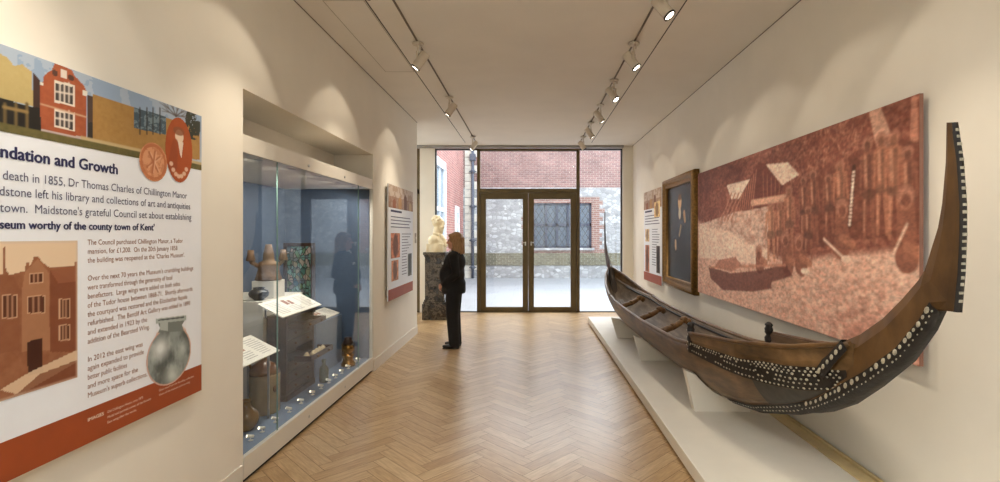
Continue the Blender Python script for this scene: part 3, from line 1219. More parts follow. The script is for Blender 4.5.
    def cameo(cv, cy, cz, ry, rz):
        cv.img[:] = (178, 88, 44)
        n_ = cv.fractal(18, 4)
        cv.mix(n_ * .5, (150, 66, 32))
        cv.ellipse((cy, cz + rz * .42), ry * .30, rz * .20, (232, 206, 182), 1, .1)
        cv.ellipse((cy - ry * .04, cz + rz * .58), ry * .38, rz * .12, (140, 84, 56), .8, .2)
        cv.poly([(cy - ry * .12, cz + rz * .28), (cy + ry * .30, cz + rz * .26), (cy + ry * .16, cz - rz * .25), (cy + ry * .05, cz - rz * .12)], (236, 214, 194))
        cv.stroke((cy - ry * .3, cz + rz * .2), (cy - ry * .5, cz - rz * .5), ry * .2, (152, 74, 40), .8, ry * .35)
        for k in range(7):
            a = math.radians(215 + k * 17)
            cv.ellipse((cy + ry * .72 * math.cos(a), cz + rz * .82 * math.sin(a)), ry * .12, rz * .06, (228, 192, 168), .9, .3)
    medal('medal_picture', 2.385, 1.948, 0.088, 0.092, coin, 0.0006)
    medal('cameo_picture', 2.560, 2.035, 0.098, 0.165, cameo, 0.0003)
    # --- sepia view of the old manor
    c = Canvas(-1.7962, 1.505, 1.985, 1.035, 1.578, 130, 140, (232, 204, 172))
    n = c.fractal(40, 21)
    house = [(1.505, 1.45), P(3, 274), P(3, 248), P(5, 247), P(6, 271), P(10, 275), P(25, 271), P(26, 262), P(29, 262), P(30, 266), P(34, 257), P(38, 256), P(42, 262), P(50, 268), P(75, 266), P(75, 262), P(77, 262), P(77, 390), (1.985, 1.03), (1.505, 1.03)]
    c.poly(house, (166, 112, 80))
    c.poly(house, (128, 74, 48), 0.8, n)
    c.poly([P(22, 290), P(25, 272), P(38, 259), P(49, 273), P(50, 350), P(22, 352)], (178, 128, 94), 0.7)
    c.poly([P(50, 270), P(76, 281), P(76, 352), P(50, 352)], (122, 66, 42), 0.7)
    c.poly([P(50, 270), P(75, 266), P(76, 282), P(58, 283)], (150, 92, 64), .9)
    c.poly([(1.505, 1.40), P(0, 275), P(14, 276), P(20, 290), P(20, 350), (1.505, 1.2)], (140, 86, 58), .6)
    for (x, y, w_, h_) in ((28, 297, 16, 16), (30, 274, 12, 9), (60, 300, 9, 18), (60, 326, 9, 14), (3, 296, 14, 22)):
        c.poly([P(x - 1, y - 1), P(x + w_ + 1, y - 2), P(x + w_ + 1, y + h_), P(x - 1, y + h_ + 1)], (206, 164, 132))
        c.poly([P(x, y), P(x + w_, y - 1), P(x + w_, y + h_ - 1), P(x, y + h_)], (94, 52, 34))
        for k in (1, 2):
            c.stroke(P(x + w_ * k / 3, y), P(x + w_ * k / 3, y + h_), 0.003, (190, 146, 116))
    c.poly([P(27, 342), P(42, 338), P(43, 372), P(28, 376)], (70, 36, 24))
    c.poly([P(0, 390), P(30, 372), P(77, 350), P(77, 362), P(20, 395)], (226, 196, 164), .9)
    c.poly([P(40, 374), P(77, 360), P(77, 392), P(10, 400)], (120, 66, 42), .7)
    edge = np.minimum(np.minimum(c.Y - 1.505, 1.985 - c.Y), np.minimum(c.Z - 1.035, 1.578 - c.Z))
    c.mix(np.clip((0.012 - edge) / 0.012, 0, 1), (214, 190, 172), .8)
    c.build('sepia_picture', t)
    # --- silver vase
    cy, cz = P(170, 355)
    c = Canvas(-1.7962, cy - 0.175, cy + 0.17, cz - 0.16, cz + 0.21, 120, 130, (238, 240, 246))
    c.ellipse((cy, cz), 0.153, 0.145, (206, 160, 140), .8, .08)
    vase = c.ellipse((cy, cz), 0.146, 0.139, (150, 158, 154), 1)
    u = (c.Y - cy) / 0.146
    v = (c.Z - cz) / 0.139
    n = c.fractal(14, 33, aspect=1.6)
    tone = np.clip(0.5 + 0.45 * np.sin(u * 4.2 + v * 1.5 + n * 6), 0, 1)
    k = (vase > 0.5) * 1.0
    c.mix(k * tone, (66, 70, 68), .75)
    c.mix(k * np.clip(1.2 - np.hypot(u + .45, v - .35) * 2, 0, 1), (232, 236, 234), .95)
    c.mix(k * np.clip(1.0 - np.hypot(u - .62, v - .1) * 2.2, 0, 1), (196, 204, 200), .8)
    c.mix(k * np.clip(1.1 - np.hypot(u - .1, v + .75) * 2, 0, 1), (214, 222, 216), .8)
    c.poly([P(158, 333), P(160, 328), P(158, 323), P(185, 320), P(182, 325), P(184, 331)], (122, 128, 124))
    c.poly([P(160, 330), P(160, 322), P(168, 321), P(168, 331)], (190, 196, 192), .8)
    c.poly([P(154, 324), P(155, 319), P(187, 315), P(188, 320)], (176, 184, 180))
    c.poly([P(158, 321), P(159, 319.5), P(184, 316.5), P(184, 318)], (90, 94, 92))
    vo = c.build('vase_picture', t)
    bm = bmesh.new()
    bm.from_mesh(vo.data)
    kill = []
    for f in bm.faces:
        q = f.calc_center_median() + t.location
        if ((q.y - cy) / .154) ** 2 + ((q.z - cz) / .146) ** 2 > 1 and not (abs(q.y - (cy + .012)) < .105 and cz < q.z < P(170, 316)[1] + .006):
            kill.append(f)
    bmesh.ops.delete(bm, geom=kill, context='FACES')
    bm.to_mesh(vo.data)
    bm.free()
    # --- lettering
    L = Lettering(-1.7964)
    z = on_left(82, 169)[1]
    L.line('ndation and Growth', 1.693, 2.173, z, 0.062, 'Fou', bold=0.0022)
    L.build('title_lettering', M['navy'], t)
    L = Lettering(-1.7964)
    L.line("seum worthy of the county town of Kent'", 1.693, 2.39, 1.622, 0.043, "a 'mu", bold=0.0014)
    L.build('closing_lettering', M['navy'], t)
    L = Lettering(-1.7964)
    L.line('death in 1855, Dr Thomas Charles of Chillington Manor', 1.702, 2.617, 1.790, 0.046, 'On his ')
    L.build('intro_lettering', M['slate_ink'], t)
    L = Lettering(-1.7964)
    L.line('dstone left his library and collections of art and antiquities', 1.690, 2.64, 1.735, 0.046, 'Mai')
    L.build('intro_lettering', M['slate_ink'], t)
    L = Lettering(-1.7964)
    L.line("town.  Maidstone's grateful Council set about establishing", 1.694, 2.652, 1.679, 0.046, 'to the ')
    L.build('intro_lettering', M['slate_ink'], t)
    L = Lettering(-1.7964)
    rows = [('The Council purchased Chillington Manor, a Tudor', 2.586), ('mansion, for \u00a31,200.  On the 20th January 1858', 2.545), ("the building was reopened as the 'Charles Museum'.", 2.60), None,
            ("Over the next 70 years the Museum's crumbling buildings", 2.665), ('were transformed through the generosity of local', 2.51), ('benefactors.  Large wings were added on both sides', 2.565),
            ('of the Tudor house between 1868-71.  Shortly afterwards', 2.66), ('the courtyard was restored and the Elizabethan fa\u00e7ade', 2.62), ('refurbished.  The Bentlif Art Gallery was added in 1890', 2.64),
            ('and extended in 1923 by the', 2.345), ('addition of the Bearsted Wing.', 2.36), None, ('In 2012 the east wing was', 2.317), ('again expanded to provide', 2.325), ('better public facilities', 2.227), ('and more space for the', 2.29), ("Museum's superb collections.", 2.345)]
    z = 1.560
    for r in rows:
        if r:
            L.line(r[0], 2.03, r[1], z, 0.031)
        else:
            L.build('paragraph_lettering', M['brown_ink'], t)
            L = Lettering(-1.7964)
        z -= 0.0366
    L.build('paragraph_lettering', M['brown_ink'], t)
    L = Lettering(-1.7962)
    L.line('IMAGES', 2.03, 2.105, 0.842, 0.019, bold=0.0006)
    for k, s in enumerate(('Old Chillington House, circa 1870', 'Medal and portrait cameo of the founder', 'East wing after the works')):
        L.line(s, 2.125, (2.32, 2.37, 2.28)[k], 0.842 - 0.022 * k, 0.015)
    L.build('credit_lettering', M['pale_ink'], t)
    L = Lettering(-1.7962)
    for k, s in enumerate(('Glass vase from the founding collection', 'Views of the museum and east wing')):
        L.line(s, 2.42, (2.67, 2.64)[k], 0.842 - 0.022 * k, 0.015)
    L.build('credit_lettering', M['pale_ink'], t)
    return t


big_panel()


def small_panel(xf, y_left, y_right, z0, z1, side, label, seed):
    """same layout as the large panel, seen too small to read; left/right as the viewer faces it"""
    sg = 1 if side == 'L' else -1
    t = empty('information_panel', (xf - sg * 0.02, (y_left + y_right) / 2, z0), label, 'information panel', 'museum information panels')
    ya, yb = min(y_left, y_right), max(y_left, y_right)
    f = xf + sg * 0.001
    f2 = xf + sg * 0.002

    def bx(xa, xb):
        return min(xa, xb), max(xa, xb)
    wall = XL if side == 'L' else XR
    a, b = bx(wall + sg * 0.002, xf - sg * 0.017)
    MB().box(a, ya + 0.04, z0 + 0.04, b, yb - 0.04, z1 - 0.04).build('wall_batten', M['panel_edge'], t)
    a, b = bx(xf - sg * 0.017, xf)
    MB().box(a, ya, z0, b, yb, z1).build('board', M['card'], t)
    Wd, H = yb - ya, z1 - z0
    U = lambda u, v: (y_left + (y_right - y_left) * u, z0 + H * v)

    def canvas(u0, v0, u1, v1, rgb, nw=60, nh=40):
        p, q = U(u0, v0), U(u1, v1)
        return Canvas(f2 + (sg * .001 if u0 > .01 else 0), p[0], q[0], p[1], q[1], nw, nh, rgb)
    a, b = bx(xf - sg * 0.001, f)
    MB().box(a, ya, z0, b, yb, z0 + H * 0.095).build('rust_band', M['rust'], t)
    c = canvas(0.001, 0.80, 0.999, 0.999, (176, 150, 128), 90, 36)
    n = c.fractal(14, seed)
    c.mix((n > .5) * .7, (212, 198, 184))
    c.mix(c.fractal(30, seed + 1) * (c.Z < z0 + H * .9), (130, 84, 58), .8)
    p = U(.2, .8)
    for k in range(4):
        q = U(.15 + .22 * k, .80)
        r_ = U(.27 + .22 * k, .80)
        h = z0 + H * (.86 + .03 * (k % 3))
        c.poly([q, r_, (r_[0], h), ((q[0] + r_[0]) / 2, h + .04), (q[0], h)], ((150, 92, 62), (184, 142, 92), (120, 84, 66), (196, 168, 128))[k])
    c.build('banner_picture', t)
    if side == 'L':
        boxes = [(0.08, .36, .42, .58, (168, 104, 72)), (0.10, .16, .36, .34, (176, 120, 86)), (.76, .16, .94, .38, (96, 96, 92))]
    else:
        boxes = [(0.10, .44, .34, .58, (206, 168, 132)), (.62, .70, .92, .86, (214, 168, 118)), (.74, .12, .92, .40, (70, 58, 54)), (.10, .10, .34, .40, (150, 96, 70))]
    for k, (u0, v0, u1, v1, rgb) in enumerate(boxes):
        c = canvas(u0, v0, u1, v1, rgb, 30, 30)
        n = c.fractal(22, seed + 5 + k)
        c.mix((n > .48) * .8, [min(255, x * 1.3 + 20) for x in rgb])
        mid = U((u0 + u1) / 2, (v0 + v1) / 2)
        c.ellipse(mid, Wd * (u1 - u0) * .25, H * (v1 - v0) * .4, [x * .6 for x in rgb], .8, .3)
        c.build('inset_picture', t)
    m = MB()
    r = random.Random(seed)

    def ink(u0, v, u1, h):
        p, q = U(u0, v), U(u1, v + h)
        m.quad([(f2, p[0], p[1]), (f2, q[0], p[1]), (f2, q[0], q[1]), (f2, p[0], q[1])])
    for k in range(4):
        ink(.08, .72 - .03 * k, r.uniform(.82, .92), .008)
    for k in range(15):
        ink(.50, .57 - .027 * k, r.uniform(.72, .92) if k < 7 else r.uniform(.68, .74), .006)
    m.build('body_lettering', M['slate_ink'], t, normals=False)
    m = MB()
    ink(.08, .765, .50, .018)
    m.build('heading_lettering', M['navy'], t, normals=False)
    return t


small_panel(-1.796, 6.34, 7.66, 0.755, 2.255, 'L', 'smaller information panel on the left wall beyond the glass display case', 40)
small_panel(2.062, 9.05, 7.83, 0.80, 2.36, 'R', 'white information panel on the right wall beyond the gilt framed painting', 60)


# ------------------------------------------------------------------ the large red sepia print
def big_print():
    ya, yb, z0, z1 = 2.64, 6.12, 0.905, 2.348
    t = empty('wall_print', (2.08, (ya + yb) / 2, z0), 'huge reddish sepia print of villagers and a hut on the right wall', 'picture', None)
    MB().box(2.070, ya + 0.12, z0 + 0.12, XR - 0.001, yb - 0.12, z1 - 0.12).build('wall_batten', M['panel_edge'], t)
    MB().box(2.0565, ya, z0, 2.078, yb, z1).build('board', mat('print_edge', (150, 108, 92), 0.6), t)
    c = Canvas(2.0555, yb, ya, z0 + 0.001, z1 - 0.001, 460, 190, (150, 84, 66))
    P = on_right
    D, MID, LT, HI = (96, 44, 32), (158, 90, 70), (222, 168, 144), (244, 212, 192)
    n1 = c.fractal(5, 3)
    n2 = c.fractal(26, 4, aspect=.5)
    n3 = c.fractal(64, 6, aspect=.5)
    # forest above, sand below; dividing line runs from the hut's foot to the right
    line = np.interp(c.Y, [2.64, 3.4, 4.0, 4.6, 5.2, 6.12], [1.56, 1.49, 1.42, 1.54, 1.65, 1.80])
    sand = np.clip((line - c.Z) / 0.06, 0, 1)
    c.mix(n2 ** 1.2 * 1.1, (108, 52, 40))
    c.mix((n3 > .56) * .5 * (1 - sand), (196, 128, 104))
    c.mix(np.clip(n1 - .35, 0, 1) * 1.5 * (1 - sand), D, .8)
    c.mix(sand, (224, 172, 150))
    c.mix(sand * np.clip((n2 - .42) * 4, 0, 1) * .35, (190, 126, 104))
    c.mix(sand * np.clip((n3 - .48) * 5, 0, 1) * .4, (240, 202, 182))
    c.mix(sand * np.clip((.44 - n3) * 5, 0, 1) * .4, (166, 98, 78))
    c.mix(sand * np.clip((4.2 - c.Y) / 1.5, 0, 1) * np.clip((1.35 - c.Z) / .4, 0, 1) * (n2 > .46), (172, 92, 76), .55)
    # bright sand left of the hut
    q = lambda a, b: P(690 + a / 2.41, 100 + b / 2.41)     # points read off an enlarged view
    c.poly([q(22, 300), q(110, 270), q(190, 250), q(190, 400), q(120, 390), q(22, 380)], HI, .75, np.clip(n2 * 1.6, 0, 1))
    # trees at the left edge
    c.poly([q(22, 175), q(90, 145), q(150, 140), q(120, 200), q(60, 215), q(22, 260)], D, .7, n2 * 1.4)
    # hut
    c.poly([q(165, 150), q(112, 250), q(128, 268), q(208, 252), q(226, 205), q(262, 182), q(235, 152), q(182, 152)], (104, 48, 36))
    c.poly([q(182, 155), q(236, 150), q(264, 180), q(222, 206)], HI)
    c.poly([q(182, 155), q(236, 150), q(264, 180), q(222, 206)], LT, .7, n3)
    c.poly([q(88, 206), q(146, 190), q(118, 238), q(100, 240)], HI, .9)
    for k in range(7):
        c.stroke(q(160 - k * 6, 170 + k * 10), q(150 - k * 5, 262), 0.012, (168, 104, 82), .8)
    for k in range(5):
        c.stroke(q(176 + k * 10, 175 + k * 6), q(178 + k * 9, 250), 0.010, (150, 86, 66), .8)
    c.stroke(q(150, 248), q(230, 236), 0.03, (214, 158, 132))
    for k in range(4):
        c.stroke(q(75 + 8 * k, 290), q(100 + 9 * k, 225), 0.012, (176, 112, 88), .9)
    # pale leaning trunks and foliage on the right
    r_ = lambda a, b: P(800 + a / 2.295, 90 + b / 2.295)
    c.stroke(r_(172, 48), r_(196, 130), 0.05, LT, .8, 0.07)
    c.stroke(r_(262, 20), r_(262, 110), 0.02, (196, 130, 106), .7, 0.03)
    rr = random.Random(4)
    for k in range(260):
        a, b = rr.uniform(0, 150), rr.uniform(60, 200)
        y, z = r_(a, b)
        l = rr.uniform(.02, .06)
        an = rr.uniform(0, PI)
        c.stroke((y, z), (y + l * math.cos(an), z + l * math.sin(an)), 0.006, rr.choice([(206, 142, 116), (120, 62, 48), (186, 120, 96), (100, 46, 36)]), .7, .002)

    def figure(head, foot, wd, tone, arms=0.0):
        hx, hz = head
        fx, fz = foot
        h = hz - fz
        d = [max(0, v * 0.62) for v in tone]
        sh, hip = (hx, hz - h * .15), ((hx + fx) / 2, fz + h * .48)
        for sg in (-1, 1):
            c.stroke((hip[0] + sg * wd * .22, hip[1]), (fx + sg * wd * .32, fz), wd * .17, tone, .95, wd * .10)
            c.stroke((sh[0] + sg * wd * .42, sh[1]), (hip[0] + sg * wd * (.55 + arms), hip[1] + .01), wd * .12, tone, .9, wd * .08)
        c.stroke(sh, hip, wd * .36, tone, .95, wd * .28)
        c.stroke((sh[0] - wd * .12, sh[1]), (hip[0] - wd * .1, hip[1]), wd * .12, d, .5)
        c.stroke((sh[0] + wd * .16, sh[1]), (hip[0] + wd * .14, hip[1] + .05), wd * .10, (206, 144, 116), .6)
        c.stroke((hip[0] + wd * .24, hip[1] - .04), (fx + wd * .34, fz + .06), wd * .06, (198, 136, 110), .6)
        c.stroke((hip[0] - wd * .25, hip[1] - .01), (hip[0] + wd * .25, hip[1] - .01), wd * .20, d, .7)
        c.ellipse((hx, hz - h * .05), wd * .22, h * .065, tone)
        c.ellipse((hx, hz - h * .02), wd * .34, h * .065, (168, 108, 88), .8, .3)
        c.ellipse((hx, hz - h * .05), wd * .20, h * .055, [v * .8 for v in tone], .95)
    T1, T2, T3 = (166, 102, 78), (136, 78, 60), (188, 122, 94)
    dk = (92, 42, 32)
    c.poly([r_(0, 205), r_(60, 175), r_(150, 140), r_(200, 105), r_(275, 120), r_(275, 330), r_(190, 340), r_(110, 345), r_(0, 370)], (104, 54, 40), .75, np.clip(.35 + n2, 0, 1))
    for a, t0, b0, w_, tn in ((30, 190, 350, .13, T2), (65, 200, 330, .12, T2), (92, 170, 330, .14, T1), (155, 118, 345, .13, T2), (186, 108, 330, .12, T1), (215, 103, 340, .13, T1), (247, 138, 345, .12, T2), (8, 205, 345, .12, T2)):
        figure(r_(a, t0), r_(a + 3, b0), w_, tn)
    for a, t0, b0, w_, tn in ((195, 255, 385, .17, T3), (216, 250, 380, .14, T1), (239, 215, 372, .15, T1), (285, 262, 380, .13, T2)):
        figure(q(a, t0), q(a + 1, b0), w_, tn)
    # seated people
    for (hx, hz), (bx_, bz) in ((q(230, 338), q(236, 398)), (q(262, 345), q(268, 398)), (r_(97, 275), r_(95, 360)), (r_(243, 250), r_(245, 385)), (q(166, 372), q(168, 396))):
        wd = .14
        c.stroke((hx, hz - .05), (bx_, bz), wd * .45, T2, .95, wd * .62)
        c.stroke((bx_, bz + .06), (bx_ - .12, bz + .02), .03, T1, .9)
        c.ellipse((hx, hz), wd * .35, wd * .4, (190, 124, 98))
        c.ellipse((hx, hz + .02), wd * .42, wd * .36, (166, 106, 86), .8, .3)
        c.ellipse((hx, hz - .01), wd * .26, wd * .28, (120, 66, 50), .9)
    # patterned shield pole, paddles and canoe
    c.stroke(r_(114, 310), r_(124, 178), .020, (70, 34, 26))
    for k in range(15):
        f = k / 15
        y, z = r_(114 + 10 * f, 308 - 128 * f)
        c.ellipse((y, z), .018, .010, HI)
    c.stroke(r_(55, 342), r_(100, 385), .010, (236, 196, 174))
    c.ellipse(r_(106, 388), .05, .025, (236, 196, 174))
    c.stroke(r_(207, 392), r_(246, 308), .010, (226, 180, 156))
    c.ellipse(r_(12, 416), .06, .025, (236, 200, 180))
    c.poly([q(45, 402), q(100, 418), q(170, 410), q(232, 396), q(250, 430), q(225, 450), q(150, 462), q(80, 458), q(50, 430)], (96, 46, 36), .8)
    c.stroke(q(48, 404), q(230, 398), .012, (190, 122, 98), .8)
    c.stroke(q(200, 446), q(262, 430), .03, LT, .9)
    c.poly([q(60, 402), q(70, 385), q(110, 378), q(125, 400), q(100, 414)], (176, 112, 92), .9)
    grain = c.fractal(52, 77, 3, aspect=.5)
    fine = c.fractal(110, 78, 2, aspect=.5)
    im = c.img
    for _ in range(1):
        im = (im + np.roll(im, 1, 0) + np.roll(im, -1, 0) + np.roll(im, 1, 1) + np.roll(im, -1, 1)) / 5
    k = (0.80 + 0.34 * grain + 0.20 * (fine - .5))[..., None]
    im = (im - 132) * .98 + 136
    c.img = np.clip((im * k * 1.04 + 8) * np.array([.99, 1.02, 1.02]), 0, 250)
    c.build('sepia_picture', t)


big_print()


def painting():
    ya, yb, z0, z1 = 6.22, 7.66, 0.845, 2.425
    t = empty('framed_painting', (2.10, (ya + yb) / 2, z0), 'dark full-length portrait painting in a heavy gilt frame', 'painting')
    xb = XR - 0.002
    prof = [(0.0, 0.0), (0.0, 0.060), (0.02, 0.088), (0.05, 0.092), (0.075, 0.066), (0.10, 0.060), (0.125, 0.070), (0.14, 0.050), (0.14, 0.0)]
    m = MB()
    corners = [(ya, z0, 1, 1), (yb, z0, -1, 1), (yb, z1, -1, -1), (ya, z1, 1, -1)]
    rows = [[(xb - h, y + sy * d, z + sz * d) for d, h in prof] for y, z, sy, sz in corners]
    m.grid(rows, close_u=True)
    m.build('gilt_frame', M['gold'], t)
    c = Canvas(xb - 0.030, yb - 0.135, ya + 0.135, z0 + 0.135, z1 - 0.135, 120, 140, (48, 54, 58))
    n = c.fractal(3, 9)
    c.mix(n, (64, 66, 64), .7)
    my = (ya + yb) / 2
    c.poly([(my + .25, 1.0), (my - .3, 1.0), (my - .22, 1.75), (my + .15, 1.75)], (34, 38, 44), .85)
    c.stroke((my + .02, 1.95), (my - .02, 1.55), .17, (42, 46, 52), .9, .24)
    c.ellipse((my + .0, 2.06), .075, .10, (206, 166, 124), 1, .2)
    c.ellipse((my + .0, 2.14), .09, .05, (84, 62, 44), .8, .3)
    c.ellipse((my + .0, 1.90), .05, .075, (196, 180, 156), 1, .3)
    c.stroke((my - .20, 1.90), (my - .23, 1.80), .04, (204, 164, 124), .9)
    c.stroke((my + .20, 1.50), (my + .19, 1.42), .04, (200, 160, 120), .9)
    c.stroke((my - .05, 1.72), (my + .02, 1.60), .03, (188, 160, 126), .8)
    c.mix(np.clip((1.05 - c.Z) / .08, 0, 1), (84, 66, 44), .7)
    c.build('canvas', t, printed('varnished_canvas', 0.25))


painting()

# ------------------------------------------------------------------ plinth
PX0 = 1.055
PZ = 0.115
pl = empty('display_plinth', (1.5, 4, 0), 'long low white plinth carrying the canoe along the right wall', 'plinth')
MB().box(PX0, YB + 0.6, 0.022, XR - 0.002, 9.1, PZ, bev=0.004).build('plinth_top', M['plinth'], pl)
MB().box(PX0 + 0.03, YB + 0.63, 0.0, XR - 0.03, 9.07, 0.022).build('recessed_base', M['black'], pl)
struct(MB().box(1.985, YB + 0.6, PZ + .0005, XR - 0.012, 5.6, PZ + 0.010).box(2.075, YB + 0.6, PZ + 0.010, XR - 0.012, 5.6, PZ + 0.026).build('trim_6', M['brass_strip']))


# ------------------------------------------------------------------ the canoe
M['dark_stem'] = wood('dark_stem_wood', (34, 26, 20), (52, 40, 30), (76, 60, 46), 5, (6, 2, 1.2))
CM = 5.70                                   # middle of the canoe along the room


def axis_x(y):
    return 1.72 - (y - 2.0) * 0.043


def itp(d, xs, ys):
    return float(np.interp(d, xs, ys))


KD = [0, 0.7, 1.3, 1.72, 2.13, 2.6, 2.85, 3.06, 3.27, 3.48]
KZ = [.23, .23, .238, .262, .335, .49, .60, .717, .87, 1.045]
SD = [0, .7, 1.3, 1.63, 2.34, 2.76, 3.05, 3.2]
SZ = [.64, .65, .67, .705, .735, .79, .865, .93]
WD = [1.63, 2.3, 2.76, 3.13, 3.2]
WZ = [.80, .87, .94, 1.035, 1.06]
HD = [0, 1.3, 1.63, 2.3, 2.76, 3.05, 3.2]
HW = [.335, .33, .318, .245, .155, .068, .042]


def side_pt(d, sg, v, end, out=0.0):
    """point of the hull's skin. v: 0 at the keel, 1 at the sheer, up to 2 at the top of the washboard"""
    kz, sz, w_ = itp(d, KD, KZ), itp(d, SD, SZ), itp(d, HD, HW)
    if v <= 1:
        x = w_ * math.sin(max(v, 0) * PI / 2) ** 0.75
        z = kz + (sz - kz) * v
        nx, nz = (v ** 0.6), -(1 - v) ** 1.0
    else:
        t = v - 1
        x = w_ + 0.02 * t * min(1, w_ / .2)
        z = sz + (itp(d, WD, WZ) - sz) * t
        nx, nz = 1, 0
    y = CM + end * d
    return Vector((axis_x(y) + sg * (x + out * nx), y, z + out * nz))


STEM = [((2.72, .545), (2.93, .845), .16), ((2.85, .60), (2.99, .90), .15), ((3.05, .712), (3.07, 1.045), .132), ((3.25, .865), (3.165, 1.095), .098), ((3.45, 1.04), (3.31, 1.20), .072),
        ((3.57, 1.20), (3.425, 1.31), .055), ((3.615, 1.288), (3.51, 1.40), .05), ((3.697, 1.29), (3.540, 1.448), .032), ((3.713, 1.45), (3.580, 1.56), .029),
        ((3.720, 1.60), (3.605, 1.63), .027), ((3.720, 1.72), (3.625, 1.73), .026), ((3.706, 1.90), (3.642, 1.90), .025), ((3.681, 2.055), (3.645, 2.062), .024)]


